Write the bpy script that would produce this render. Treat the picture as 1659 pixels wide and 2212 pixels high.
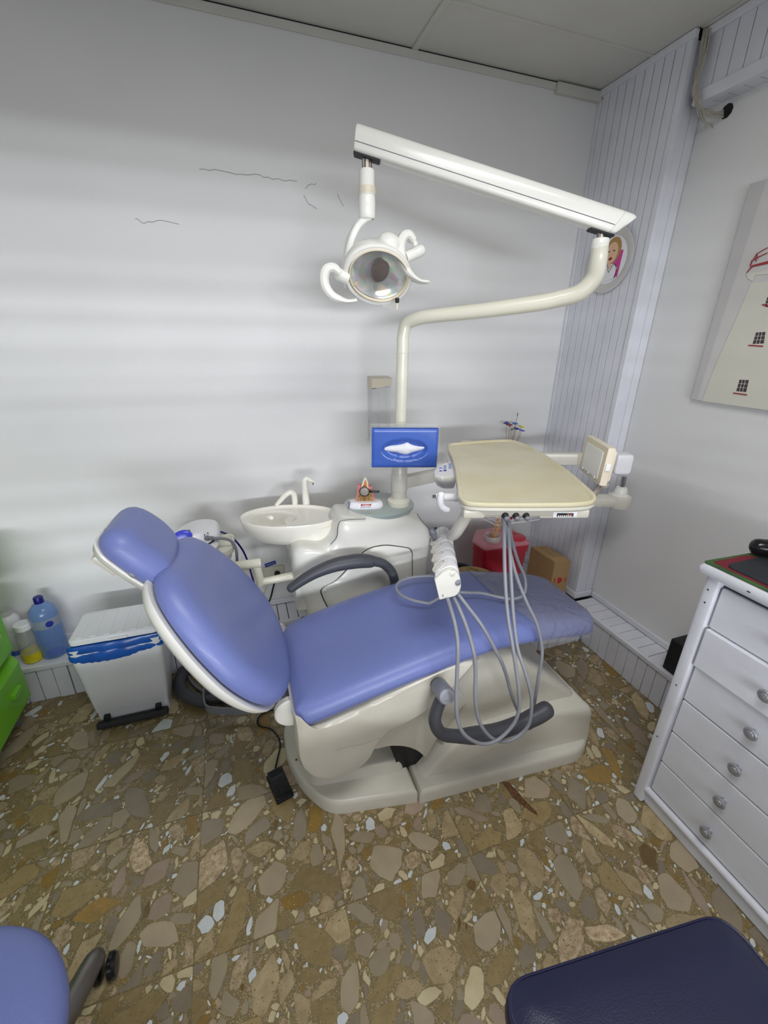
import bpy, bmesh, math, random
import numpy as np
from mathutils import Vector, Matrix, Euler
R = math.radians
for o in list(bpy.data.objects): bpy.data.objects.remove(o)
scn = bpy.context.scene
COL = scn.collection
random.seed(7)

# ------------------------------------------------------------ camera
YAW, PITCH, ROLL, FPX, CH = R(18.9), R(22.2), R(0.8), 926.0, 1.5
_f = Vector((math.sin(YAW)*math.cos(PITCH), math.cos(YAW)*math.cos(PITCH), -math.sin(PITCH)))
_r = Vector((math.cos(YAW), -math.sin(YAW), 0)); _u = _r.cross(_f)
_c, _s = math.cos(ROLL), math.sin(ROLL)
RX = _r*_c + _u*_s; UP = _u*_c - _r*_s; FW = _f
cam_d = bpy.data.cameras.new('camera'); cam = bpy.data.objects.new('camera', cam_d); COL.objects.link(cam)
cam.matrix_world = Matrix(((RX.x, UP.x, -FW.x, 0), (RX.y, UP.y, -FW.y, 0), (RX.z, UP.z, -FW.z, CH), (0, 0, 0, 1)))
cam_d.sensor_fit = 'HORIZONTAL'; cam_d.sensor_width = 36; cam_d.lens = 36*FPX/1659; cam_d.clip_start = 0.02
scn.camera = cam

# ------------------------------------------------------------ light, exposure
scn.view_settings.view_transform = 'Standard'; scn.view_settings.look = 'None'
scn.view_settings.gamma = 1; scn.view_settings.use_curve_mapping = False
scn.view_settings.exposure = 0.72
w = bpy.data.worlds.new('world'); scn.world = w; w.use_nodes = True
w.node_tree.nodes['Background'].inputs[0].default_value = (0.75, 0.85, 1.0, 1)
w.node_tree.nodes['Background'].inputs[1].default_value = 0.4
def area(name, loc, rot, sx, sy, power, col, spread=180):
    l = bpy.data.lights.new(name, 'AREA'); l.shape = 'RECTANGLE'; l.size = sx; l.size_y = sy
    l.energy = power; l.color = col; l.spread = R(spread)
    o = bpy.data.objects.new(name, l); COL.objects.link(o); o.location = loc; o.rotation_euler = rot
    return o
area('ceiling_light_glow', (0.35, 0.15, 2.455), (0, 0, 0), 1.15, 0.55, 14, (1.0, 0.99, 0.975))      # under the ceiling panel behind the camera
area('window_daylight', (-0.3, -5.7, 1.50), (R(90), 0, 0), 4.0, 0.36, 255, (0.92, 0.95, 1.0))         # bright strip of sky outside the louvred window
area('window_bounce', (-0.3, -1.9, 1.3), (R(90), 0, 0), 2.4, 1.4, 23, (0.95, 0.965, 1.0))          # diffuse daylight outside the window

# ------------------------------------------------------------ pixel rays of the photograph -> points in the room
def ray(px, py): return RX*((px-829.5)/FPX) + UP*(-(py-1106)/FPX) + FW
CP = Vector((0, 0, CH))
def onz(px, py, z): d = ray(px, py); return CP + d*((z-CH)/d.z)
def ony(px, py, y): d = ray(px, py); return CP + d*(y/d.y)
def onx(px, py, x): d = ray(px, py); return CP + d*(x/d.x)

# ------------------------------------------------------------ materials
def lin(c):
    return tuple(((v/255)/12.92 if v/255 <= .04045 else ((v/255+.055)/1.055)**2.4) for v in c)
def mat(name, rgb, rough=.45, metal=0, var=0.04, vscale=6, bump=0, bscale=80, coat=0, trans=0, ior=1.45, alpha=1, dirt=None, spec=.5, emis=None):
    m = bpy.data.materials.new(name); m.use_nodes = True
    nt = m.node_tree; b = nt.nodes['Principled BSDF']; L = nt.links
    c = lin(rgb)
    b.inputs['Roughness'].default_value = rough; b.inputs['Metallic'].default_value = metal
    b.inputs['Coat Weight'].default_value = coat; b.inputs['Coat Roughness'].default_value = .12
    b.inputs['Transmission Weight'].default_value = trans; b.inputs['IOR'].default_value = ior
    b.inputs['Alpha'].default_value = alpha; b.inputs['Specular IOR Level'].default_value = spec
    geo = nt.nodes.new('ShaderNodeNewGeometry')
    n = nt.nodes.new('ShaderNodeTexNoise'); n.inputs['Scale'].default_value = vscale; n.inputs['Detail'].default_value = 5
    L.new(geo.outputs['Position'], n.inputs['Vector'])
    mx = nt.nodes.new('ShaderNodeMix'); mx.data_type = 'RGBA'
    mr = nt.nodes.new('ShaderNodeMapRange'); mr.inputs[1].default_value = .3; mr.inputs[2].default_value = .7
    L.new(n.outputs['Fac'], mr.inputs[0]); L.new(mr.outputs[0], mx.inputs[0])
    d = dirt and lin(dirt) or tuple(v*(1-var*2) for v in c)
    mx.inputs[6].default_value = (*tuple(min(1, v*(1+var)) for v in c), 1); mx.inputs[7].default_value = (*d, 1)
    L.new(mx.outputs[2], b.inputs['Base Color'])
    if bump:
        n2 = nt.nodes.new('ShaderNodeTexNoise'); n2.inputs['Scale'].default_value = bscale; n2.inputs['Detail'].default_value = 3
        L.new(geo.outputs['Position'], n2.inputs['Vector'])
        bp = nt.nodes.new('ShaderNodeBump'); bp.inputs['Strength'].default_value = bump; bp.inputs['Distance'].default_value = .002
        L.new(n2.outputs['Fac'], bp.inputs['Height']); L.new(bp.outputs[0], b.inputs['Normal'])
    if emis:
        b.inputs['Emission Color'].default_value = (*lin(emis[0]), 1); b.inputs['Emission Strength'].default_value = emis[1]
    return m
M = {}
def D(k, *a, **kw): M[k] = mat(k, *a, **kw)
D('plaster', (226, 226, 226), .55, var=.015, vscale=2.5, bump=.35, bscale=28)
D('ceil', (205, 204, 198), .7, var=.02, vscale=3, bump=.2, bscale=120)
D('white_wood', (222, 224, 232), .35, var=.03, vscale=9, bump=.25, bscale=60)
D('dark_gap', (60, 62, 66), .9)
D('cream', (229, 228, 220), .28, var=.02, vscale=4, coat=.25)
D('cream2', (214, 211, 200), .3, var=.03, vscale=5, coat=.2, dirt=(204, 200, 186))
D('ivory_paint', (226, 224, 208), .25, var=.015, coat=.3)
D('lampwhite', (238, 238, 232), .25, var=.01, coat=.3)
D('porcelain', (238, 235, 224), .1, var=.01, coat=.6)
D('yellow_tray', (217, 211, 184), .3, var=.02, vscale=7, coat=.15, dirt=(209, 199, 162))
D('taupe', (150, 142, 132), .45)
D('bulb', (62, 46, 46), .3, coat=.4)
D('beige', (222, 212, 192), .35, var=.03)
D('vinyl', (112, 124, 182), .38, var=.02, vscale=4, bump=.3, bscale=420, coat=.06)
D('navy', (34, 36, 66), .38, var=.03, vscale=9, bump=.3, bscale=350)
D('armgrey', (72, 73, 80), .42, var=.03, bump=.2, bscale=400)
D('hose', (140, 142, 149), .4, var=.02)
D('darkhose', (72, 73, 80), .5)
D('midgrey', (128, 130, 138), .4)
D('black', (20, 20, 23), .4)
D('gloss_black', (22, 22, 26), .2)
D('matte_black', (26, 27, 30), .6)
D('chrome', (180, 180, 184), .18, 1)
D('gunmetal', (124, 119, 117), .34, .7, var=.05, vscale=30)
D('knobmetal', (172, 173, 180), .38, .6, var=.05, vscale=60)
D('white_pl', (236, 236, 240), .3, var=.01)
D('bin_pl', (226, 228, 232), .4, var=.02, bump=.3, bscale=250)
D('blue_pl', (62, 100, 190), .25, var=.02, coat=.4)
D('bag', (20, 88, 178), .3, var=.12, vscale=20, coat=.3)
D('bluebtn', (70, 78, 214), .25)
D('bluecable', (22, 24, 120), .35)
D('blueprint', (60, 110, 200), .5)
D('darkblueprint', (30, 52, 150), .5)
D('red_pl', (176, 18, 44), .28, var=.05, coat=.3)
D('red_print', (190, 50, 50), .6)
D('card', (176, 144, 100), .75, var=.03, vscale=12, bump=.2, bscale=90)
D('card_dark', (120, 92, 58), .8)
D('wood_stick', (196, 150, 100), .6, var=.08, vscale=60)
D('green_pl', (112, 184, 44), .3, var=.03, coat=.15)
D('glassgrey', (168, 180, 176), .18, var=.02, coat=.5)
D('paper', (242, 242, 246), .8, var=.01, bump=.2, bscale=40)
D('screen', (236, 238, 240), .3)
D('pink', (216, 128, 132), .35)
D('enamel', (240, 236, 220), .25)
D('dentin', (206, 140, 70), .4)
D('pulp', (140, 28, 30), .4)
D('bone', (190, 160, 90), .5, dirt=(90, 62, 30), vscale=160)
D('gold', (176, 148, 96), .4, var=.1, vscale=60)
D('rope', (176, 172, 160), .8, var=.1, vscale=60)
D('yellow', (222, 206, 30), .45, var=.1, vscale=60)
D('outlet_pl', (206, 204, 186), .4)
D('red_cloth', (118, 30, 46), .85, bump=.5, bscale=400, vscale=12, var=.1)
D('green_cloth', (48, 74, 44), .85, bump=.5, bscale=400, vscale=14, dirt=(74, 108, 54))
D('pad', (40, 44, 50), .7, var=.1, vscale=14)
D('canvas', (206, 204, 203), .6, var=.03, vscale=3)
D('canvas_grad', (194, 192, 193), .6, var=.03, vscale=3)
D('tower', (214, 212, 200), .6, var=.02, vscale=4)
D('red_paint', (160, 58, 62), .6)
D('win_dark', (70, 62, 66), .6)
D('skin', (232, 190, 160), .6)
D('hair', (178, 140, 84), .6)
D('hotpink', (206, 70, 150), .6)
D('rust', (112, 78, 42), .7, vscale=90, dirt=(64, 42, 28))
D('grout', (150, 138, 104), .6)
D('crack', (120, 120, 122), .9)
D('lens_rim', (226, 214, 190), .15, coat=.5)
def glass(name, rgb, rough=.05, mixv=.75, tint=(1, 1, 1)):
    m = bpy.data.materials.new(name); m.use_nodes = True; nt = m.node_tree; nt.nodes.clear()
    o = nt.nodes.new('ShaderNodeOutputMaterial'); t = nt.nodes.new('ShaderNodeBsdfTransparent'); g = nt.nodes.new('ShaderNodeBsdfPrincipled')
    mx = nt.nodes.new('ShaderNodeMixShader'); mx.inputs[0].default_value = 1-mixv
    g.inputs['Base Color'].default_value = (*lin(rgb), 1); g.inputs['Roughness'].default_value = rough; g.inputs['Coat Weight'].default_value = .5
    t.inputs[0].default_value = (*tint, 1)
    nz = nt.nodes.new('ShaderNodeTexNoise'); nz.inputs['Scale'].default_value = 30
    bp = nt.nodes.new('ShaderNodeBump'); bp.inputs['Strength'].default_value = .25; bp.inputs['Distance'].default_value = .002
    nt.links.new(nz.outputs['Fac'], bp.inputs['Height']); nt.links.new(bp.outputs[0], g.inputs['Normal'])
    nt.links.new(t.outputs[0], mx.inputs[1]); nt.links.new(g.outputs[0], mx.inputs[2]); nt.links.new(mx.outputs[0], o.inputs[0]); M[name] = m
glass('clear', (235, 238, 240), .08, .8)
glass('clear_film', (176, 176, 186), .12, .62)
glass('clear_red', (226, 150, 160), .2, .45)
glass('bottle_blue', (120, 156, 214), .08, .5, (.8, .88, 1))
glass('jar', (190, 192, 186), .1, .6)
glass('lens', (230, 225, 215), .03, .90)
def film_mat():
    glass('film', (150, 150, 162), .06, .60); nt = M['film'].node_tree
    nz = [n for n in nt.nodes if n.bl_idname == 'ShaderNodeTexNoise'][0]; bp = [n for n in nt.nodes if n.bl_idname == 'ShaderNodeBump'][0]
    nz.inputs['Scale'].default_value = 11; nz.inputs['Detail'].default_value = 2.5; nz.inputs['Distortion'].default_value = 2.2
    geo = nt.nodes.new('ShaderNodeNewGeometry'); nt.links.new(geo.outputs['Position'], nz.inputs['Vector'])
    bp.inputs['Strength'].default_value = .7; bp.inputs['Distance'].default_value = .02
film_mat()
def reflector_mat():
    m = bpy.data.materials.new('facets'); m.use_nodes = True; nt = m.node_tree; b = nt.nodes['Principled BSDF']
    v = nt.nodes.new('ShaderNodeTexVoronoi'); v.inputs['Scale'].default_value = 42
    geo = nt.nodes.new('ShaderNodeNewGeometry'); nt.links.new(geo.outputs['Position'], v.inputs['Vector'])
    hs = nt.nodes.new('ShaderNodeMix'); hs.data_type = 'RGBA'; hs.inputs[0].default_value = .30
    hs.inputs[6].default_value = (.86, .86, .86, 1); nt.links.new(v.outputs['Color'], hs.inputs[7])
    nt.links.new(hs.outputs[2], b.inputs['Base Color']); b.inputs['Metallic'].default_value = .55; b.inputs['Roughness'].default_value = .2
    M['facets'] = m
reflector_mat()

# ------------------------------------------------------------ mesh helpers
def V(*a): return Vector(a)
def catmull(P, n=6, closed=False):
    P = [Vector(p) for p in P]; out = []; N = len(P)
    rng = range(N) if closed else range(N-1)
    for i in rng:
        if closed: a, b, c, d = P[(i-1) % N], P[i], P[(i+1) % N], P[(i+2) % N]
        else: a, b, c, d = P[max(i-1, 0)], P[i], P[i+1], P[min(i+2, N-1)]
        for k in range(n):
            t = k/n
            out.append(.5*((2*b)+(c-a)*t+(2*a-5*b+4*c-d)*t*t+(3*b-a-3*c+d)*t**3))
    if not closed: out.append(P[-1])
    return out
def rpoly(P, r, n=4):
    P = [Vector(p) for p in P]; out = []; N = len(P)
    for i in range(N):
        a, b, c = P[i-1], P[i], P[(i+1) % N]
        ri = r[i] if isinstance(r, (list, tuple)) else r
        da, dc = (a-b), (c-b); l = min(ri, da.length*.48, dc.length*.48)
        p0, p1 = b+da.normalized()*l, b+dc.normalized()*l
        for k in range(n+1):
            t = k/n; out.append(p0*(1-t)**2+b*2*t*(1-t)+p1*t*t)
    return out
def ell(cx, cy, a, b, rot=0, n=32, e=2.0):
    o = []
    for k in range(n):
        t = 2*math.pi*k/n; c, s = math.cos(t), math.sin(t)
        x = a*math.copysign(abs(c)**(2/e), c); y = b*math.copysign(abs(s)**(2/e), s)
        o.append(Vector((cx+x*math.cos(rot)-y*math.sin(rot), cy+x*math.sin(rot)+y*math.cos(rot))))
    return o
class MBm:
    def __init__(s): s.bm = bmesh.new(); s.bev = False
    def loft(s, rings, caps=(True, True), closed=True, mi=0):
        bm = s.bm; R_ = [[bm.verts.new(p) for p in r] for r in rings]; n = len(R_[0])
        fs = []
        for a, b in zip(R_[:-1], R_[1:]):
            for i in range(n if closed else n-1):
                j = (i+1) % n
                try: fs.append(bm.faces.new((a[i], a[j], b[j], b[i])))
                except ValueError: pass
        for cap, r in ((caps[0], R_[0]), (caps[1], R_[-1])):
            if cap:
                try: fs.append(bm.faces.new(r))
                except ValueError: pass
        for f in fs: f.material_index = mi
        return s
    def box(s, c, size, rot=None, bev=0, mi=0):
        c = Vector(c); m = rot.to_matrix() if rot is not None and not isinstance(rot, Matrix) else (rot or Matrix.Identity(3))
        r = bmesh.ops.create_cube(s.bm, size=1.0); vs = r['verts']
        for v in vs: v.co = Vector((v.co.x*size[0], v.co.y*size[1], v.co.z*size[2]))
        if bev:
            s.bev = True
            es = list({e for v in vs for e in v.link_edges})
            rr = bmesh.ops.bevel(s.bm, geom=es, offset=bev, segments=2, affect='EDGES', profile=.5)
            vs = list({v for f in rr['faces'] for v in f.verts} | {v for v in vs if v.is_valid})
        fs = {f for v in vs for f in v.link_faces}
        for v in vs: v.co = m @ v.co + c
        for f in fs: f.material_index = mi
        return s
    def bx(s, x0, x1, y0, y1, z0, z1, bev=0, mi=0):
        return s.box(((x0+x1)/2, (y0+y1)/2, (z0+z1)/2), (abs(x1-x0), abs(y1-y0), abs(z1-z0)), None, bev, mi)
    def tube(s, P, r, n=12, sub=6, sq=1.0, up=None, round_ends=False, mi=0):
        if sub > 1 and len(P) > 2:
            if isinstance(r, (list, tuple)):
                rr = catmull([Vector((q, 0, 0)) for q in r], sub); r = [v.x for v in rr]
            P = catmull(P, sub)
        P = [Vector(p) for p in P]; N = len(P)
        if not isinstance(r, (list, tuple)): r = [r]*N
        elif len(r) != N: r = [r[0]+(r[-1]-r[0])*i/(N-1) for i in range(N)]
        T = [(P[min(i+1, N-1)]-P[max(i-1, 0)]).normalized() for i in range(N)]
        u = Vector(up) if up else (V(0, 0, 1) if abs(T[0].z) < .9 else V(1, 0, 0))
        rings = []; 
        a = (u - T[0]*u.dot(T[0])).normalized()
        def ring(p, a, b, q): return [p+a*math.cos(2*math.pi*k/n)*q+b*math.sin(2*math.pi*k/n)*q*sq for k in range(n)]
        for i in range(N):
            a = (a - T[i]*a.dot(T[i])).normalized(); b = T[i].cross(a)
            if i == 0 and round_ends:
                for t in (75, 50, 25): rings.append(ring(P[0]-T[0]*r[0]*math.sin(R(t))*.8, a, b, r[0]*math.cos(R(t))))
            rings.append(ring(P[i], a, b, r[i]))
            if i == N-1 and round_ends:
                for t in (25, 50, 75): rings.append(ring(P[-1]+T[-1]*r[-1]*math.sin(R(t))*.8, a, b, r[-1]*math.cos(R(t))))
        return s.loft(rings, mi=mi)
    def lathe(s, base, axis, prof, n=20, mi=0, caps=(True, True)):   # prof: (r, h)
        ax = Vector(axis).normalized(); u = V(0, 0, 1) if abs(ax.z) < .9 else V(1, 0, 0)
        a = (u-ax*u.dot(ax)).normalized(); b = ax.cross(a); base = Vector(base)
        rings = [[base+ax*h+(a*math.cos(2*math.pi*k/n)+b*math.sin(2*math.pi*k/n))*max(r, .0002) for k in range(n)] for r, h in prof]
        return s.loft(rings, caps=caps, mi=mi)
    def pad(s, outline, prof, mapf, c=None, caps=(True, True), mi=0):  # prof: (inset scale, h)
        O = [Vector(p[:2]) for p in outline]
        c = Vector(c) if c else sum(O, Vector((0, 0)))/len(O)
        rings = []
        for sc, h in prof:
            rings.append([mapf(*(c+(p-c)*sc), h) for p in O])
        return s.loft(rings, caps=caps, mi=mi)
    def fin(s, smooth=True, angle=38):
        bm = s.bm
        bmesh.ops.remove_doubles(bm, verts=bm.verts, dist=.00003)
        bmesh.ops.recalc_face_normals(bm, faces=bm.faces)
        if smooth:
            for f in bm.faces: f.smooth = True
            for e in bm.edges:
                if len(e.link_faces) == 2 and e.calc_face_angle(0) > R(angle): e.smooth = False
                elif len(e.link_faces) != 2: e.smooth = False
        return bm
def XY(z0=0): return lambda u, v, h: V(u, v, z0+h)
def worldloc(o):
    p = Vector((0, 0, 0))
    while o: p += o.location; o = o.parent
    return p
def obj(name, mb, mats, parent=None, loc=None, smooth=True, angle=38, **props):
    bm = mb.fin(smooth, angle)
    pw = worldloc(parent) if parent else V(0, 0, 0)
    o_w = Vector(loc) if loc is not None else pw
    for v in bm.verts: v.co -= o_w
    me = bpy.data.meshes.new(name); bm.to_mesh(me); bm.free()
    for m in (mats if isinstance(mats, (list, tuple)) else [mats]): me.materials.append(M[m] if isinstance(m, str) else m)
    o = bpy.data.objects.new(name, me); COL.objects.link(o)
    if parent: o.parent = parent
    if mb.bev and smooth: wn = o.modifiers.new('wn', 'WEIGHTED_NORMAL'); wn.keep_sharp = True
    o.location = o_w-pw
    for k, v in props.items(): o[k] = v
    return o
def thing(name, label, cat, loc, group=None):
    o = bpy.data.objects.new(name, None); COL.objects.link(o); o.empty_display_size = .05
    o.location = loc; o['label'] = label; o['category'] = cat
    if group: o['group'] = group
    return o
def single(name, label, cat, mb, mats, loc, **kw):
    o = obj(name, mb, mats, None, loc, **kw); o['label'] = label; o['category'] = cat; return o
def text_bm(txt, size, origin, xdir, ydir, depth=.0006, bold=0, shear=0):
    cu = bpy.data.curves.new('t', 'FONT'); cu.body = txt; cu.size = size; cu.extrude = depth; cu.offset = bold; cu.shear = shear; cu.align_x = 'CENTER'; cu.align_y = 'CENTER'; cu.resolution_u = 3
    to = bpy.data.objects.new('t', cu); me = bpy.data.meshes.new_from_object(to)
    mb = MBm(); mb.bm.from_mesh(me); xd, yd = Vector(xdir).normalized(), Vector(ydir).normalized(); zd = xd.cross(yd)
    for v in mb.bm.verts: v.co = Vector(origin)+xd*v.co.x+yd*v.co.y+zd*(v.co.z)
    bpy.data.objects.remove(to); bpy.data.curves.remove(cu); bpy.data.meshes.remove(me)
    return mb
def copy_at(src, parent, loc, name=None):
    c = src.copy(); c.parent = parent; c.location = Vector(loc)-worldloc(parent) if parent else Vector(loc); COL.objects.link(c); return c

# ============================================================ ROOM
XR, YB, XL, YF, CZ = 1.765, 2.0, -2.1, -1.7, 2.5
LY, LX, LZ = 1.83, 1.62, .185           # front of the low ledge (back, right) and its height
def struct(name, mb, mats, parent=None, **kw):
    o = obj(name, mb, mats, parent, **kw)
    if not parent: o['kind'] = 'structure'
    return o
wb = struct('wall_back', MBm().bx(XL-.1, XR+.1, YB, YB+.1, 0, CZ), 'plaster')
struct('wall_right', MBm().bx(XR, XR+.1, YF, YB, 0, CZ), 'plaster')
struct('wall_left', MBm().bx(XL-.1, XL, YF, YB, 0, CZ), 'plaster')
WX0, WX1, WZ0, WZ1 = -1.7, 1.1, 0.85, 1.80
m = MBm(); m.bx(XL-.1, WX0, YF-.1, YF, 0, CZ); m.bx(WX1, XR+.1, YF-.1, YF, 0, CZ); m.bx(WX0, WX1, YF-.1, YF, 0, WZ0); m.bx(WX0, WX1, YF-.1, YF, WZ1, CZ)
struct('wall_front', m, 'plaster')
win = struct('window_1', MBm().bx(WX0, WX1, YF-.06, YF, WZ0-.03, WZ0+.02).bx(WX0, WX1, YF-.06, YF, WZ1-.02, WZ1+.03), 'white_wood')
rs_ = random.Random(21); zsl = WZ0+.04
while zsl < WZ1-.02:
    obj('slat', MBm().box(((WX0+WX1)/2, YF-.03, zsl), (WX1-WX0-.02, .05, .004), Euler((R(rs_.uniform(-50, -22)), 0, 0))), 'white_wood', win)
    zsl += rs_.uniform(.05, .082)
# ceiling of big panels between slim strips
m = MBm().bx(XL-.1, XR+.1, YF-.1, YB+.1, CZ+.02, CZ+.1)
ceil = struct('ceiling', m, 'dark_gap')
xs = [-2.1, -.42, .78, 1.66]; ys = [YF, -.65, .525, 1.125, 1.725, YB]
for i in range(3):
    for j in range(5):
        y0, y1 = ys[j], ys[j+1]
        if i < 2 and j >= 3:
            if j == 3: continue
            y0 = ys[3]
        obj('ceiling_panel', MBm().bx(xs[i]+.003, xs[i+1]-.003, y0+.003, y1-.003, CZ+.002, CZ+.02), 'ceil', ceil)
obj('ceiling_panel', MBm().bx(1.66, XR, YF, 1.55, CZ+.001, CZ+.02), 'ceil', ceil)
for x in (-.42, .78): obj('joint_strip', MBm().bx(x-.012, x+.012, YF, YB, CZ-.004, CZ+.003, .002), 'ceil', ceil)
for y in (1.725,): obj('joint_strip', MBm().bx(.79, 1.66, y-.005, y+.005, CZ-.003, CZ+.003, .001), 'ceil', ceil)
# cornice strips
struct('trim_1', MBm().bx(XL, 1.42, YB-.008, YB, CZ-.028, CZ-.004, .002).bx(1.42, 1.655, YB-.02, YB, CZ-.04, CZ-.004, .002), 'ceil')
t = struct('trim_2', MBm().bx(1.640, 1.66, 1.55, YB, CZ-.022, CZ, .003), 'white_wood')
# ---- panelled chase in the back right corner
PX, PY = 1.655, 1.566
chase = struct('wall_corner', MBm().bx(PX+.012, XR, PY+.012, YB, LZ, CZ), 'dark_gap')
n = 9; pw = (YB-.02-PY-.024)/n
pl = None
for k in range(n):
    y = PY+.024+pw*(k+.5)
    if pl is None: pl = obj('plank', MBm().bx(PX, PX+.012, y-pw/2+.0019, y+pw/2-.0019, LZ+.02, CZ-.008, .0012), 'white_wood', chase, loc=(PX, y, 1), smooth=False)
    else: copy_at(pl, chase, (PX, y, 1))
obj('corner_strip', MBm().bx(PX-.004, PX+.02, PY-.004, PY+.022, LZ+.02, CZ-.01, .003), 'white_wood', chase)
obj('corner_strip', MBm().bx(PX-.006, PX+.01, YB-.02, YB, LZ+.02, CZ-.03, .003), 'white_wood', chase)
for k in range(2):
    x0 = PX+.022+k*.043
    obj('plank', MBm().bx(x0+.0012, x0+.042, PY, PY+.012, LZ+.02, CZ-.16 if k else CZ-.02, .0012), 'white_wood', chase, smooth=False)
obj('foot_strip', MBm().bx(PX-.016, PX-.001, PY-.016, YB, LZ, LZ+.035, .004).bx(PX-.0155, XR-.012, PY-.0155, PY-.001, LZ+.0002, LZ+.0345, .004), 'white_wood', chase)
# ---- soffit along the right wall
SX, SZ = 1.69, 2.29
sof = struct('trim_3', MBm().bx(SX+.012, XR, -1.5, PY-.03, SZ+.014, CZ), 'dark_gap')
k = 0; y = PY-.03
while y > .2:
    obj('plank', MBm().bx(SX, SX+.012, y-.0505, y-.0015, SZ+.03, CZ, .0012), 'white_wood', sof, smooth=False)
    obj('plank', MBm().bx(SX+.02, XR, y-.0505, y-.0015, SZ, SZ+.012, .0012), 'white_wood', sof, smooth=False)
    y -= .052
obj('edge_strip', MBm().bx(SX-.012, SX+.02, .1, PY-.03, SZ-.004, SZ+.035, .004), 'white_wood', sof)
obj('edge_strip', MBm().bx(SX-.014, SX+.002, .1, PY-.03, CZ-.025, CZ, .004), 'white_wood', sof)

# ---- low boxed ledge, vertical planks and boards on top
DX0, DY = .90, 1.435        # the ledge is deeper in the right corner
led = struct('baseboard_back', MBm().bx(XL, DX0, LY+.012, YB, 0, LZ-.012).bx(DX0, LX+.012, DY+.012, YB, 0, LZ-.012), 'dark_gap')
def plank_run(x0, x1, y, parent, wmin=.045, wmax=.062):
    x = x0
    while x < x1-.02:
        w_ = min(random.uniform(wmin, wmax), x1-x); d = random.uniform(-.002, .002)
        obj('plank', MBm().box((x+w_/2, y+.006+d, (LZ-.015)/2), (w_-.0035, .012, LZ-.017), Euler((0, random.uniform(-.012, .012), 0)), .0015), 'white_wood', parent, smooth=False)
        x += w_
plank_run(-2.09, -.08, LY, led); plank_run(-.08, DX0, LY, led, .04, .05); plank_run(DX0+.01, 1.61, DY, led)
for k in range(8): obj('plank', MBm().box((DX0+.006, DY+.03+k*.05, (LZ-.015)/2), (.012, .046, LZ-.017), None, .0015), 'white_wood', led, smooth=False)
obj('cap_strip', MBm().bx(XL, DX0, LY-.008, LY+.014, LZ-.02, LZ+.002, .003), 'white_wood', led)
obj('cap_strip', MBm().bx(DX0, LX-.01, DY-.008, DY+.014, LZ-.02, LZ+.002, .003), 'white_wood', led)
obj('top_board', MBm().bx(XL, -.2, LY+.014, YB-.012, LZ-.012, LZ, .001), 'white_wood', led)
x = -.2
while x < DX0-.01:
    obj('top_board', MBm().bx(x+.002, x+.046, LY+.016, YB-.013, LZ-.012, LZ-.001, .001), 'white_wood', led, smooth=False); x += .048
for k, y0 in enumerate((DY+.016, 1.62, 1.81)):
    obj('top_board', MBm().bx(DX0+.01, LX+.01 if k == 0 else 1.64, y0, (y0+.165 if k == 0 else y0+.185), LZ-.012, LZ-.0005, .001), 'white_wood', led, smooth=False)
obj('wall_strip', MBm().bx(XL, 1.65, YB-.014, YB, LZ, LZ+.03, .004), 'white_wood', led)
ledr = struct('baseboard_right', MBm().bx(LX+.012, XR, -.9, DY+.02, 0, LZ-.012), 'dark_gap')
y = DY-.003
while y > .60:
    w_ = random.uniform(.044, .056)
    obj('plank', MBm().box((LX+.006+random.uniform(-.0015, .0015), y-w_/2, (LZ-.015)/2), (.012, w_-.003, LZ-.017), Euler((random.uniform(-.01, .01), 0, 0)), .0015), 'white_wood', ledr, smooth=False)
    y -= w_
y = 1.535
while y > .60:
    w_ = random.uniform(.05, .062)
    obj('top_board', MBm().box(((LX+XR)/2, y-w_/2, LZ-.006+random.uniform(-.001, .001)), (XR-LX-.03, w_-.003, .011), None, .001), 'white_wood', ledr, smooth=False); y -= w_
obj('cap_strip', MBm().bx(LX-.008, LX+.014, .3, DY+.01, LZ-.02, LZ+.002, .003), 'white_wood', ledr)
obj('wall_strip', MBm().bx(XR-.016, XR, .3, PY-.016, LZ, LZ+.03, .004), 'white_wood', ledr)

# ---- cracks and flaking paint on the back wall
def crack(P, r=.0009):
    q = [ony(px, py, YB) for px, py in P]; out = []
    for a, b in zip(q[:-1], q[1:]):
        for k in range(4): out.append(a.lerp(b, k/4)+V(random.uniform(-.002, .002), 0, random.uniform(-.004, .004)))
    return out
for P in ([(430, 368), (475, 368), (520, 376), (560, 380), (600, 388), (655, 395)], [(660, 405), (672, 400), (686, 398)], [(656, 420), (668, 440), (690, 452)],
          [(292, 470), (310, 482), (350, 478), (400, 484)], [(730, 420), (745, 455)], [(796, 905), (803, 925), (792, 960)]):
    obj('crack', MBm().tube(crack(P), .0009, n=5, sub=1), 'crack', wb)

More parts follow.
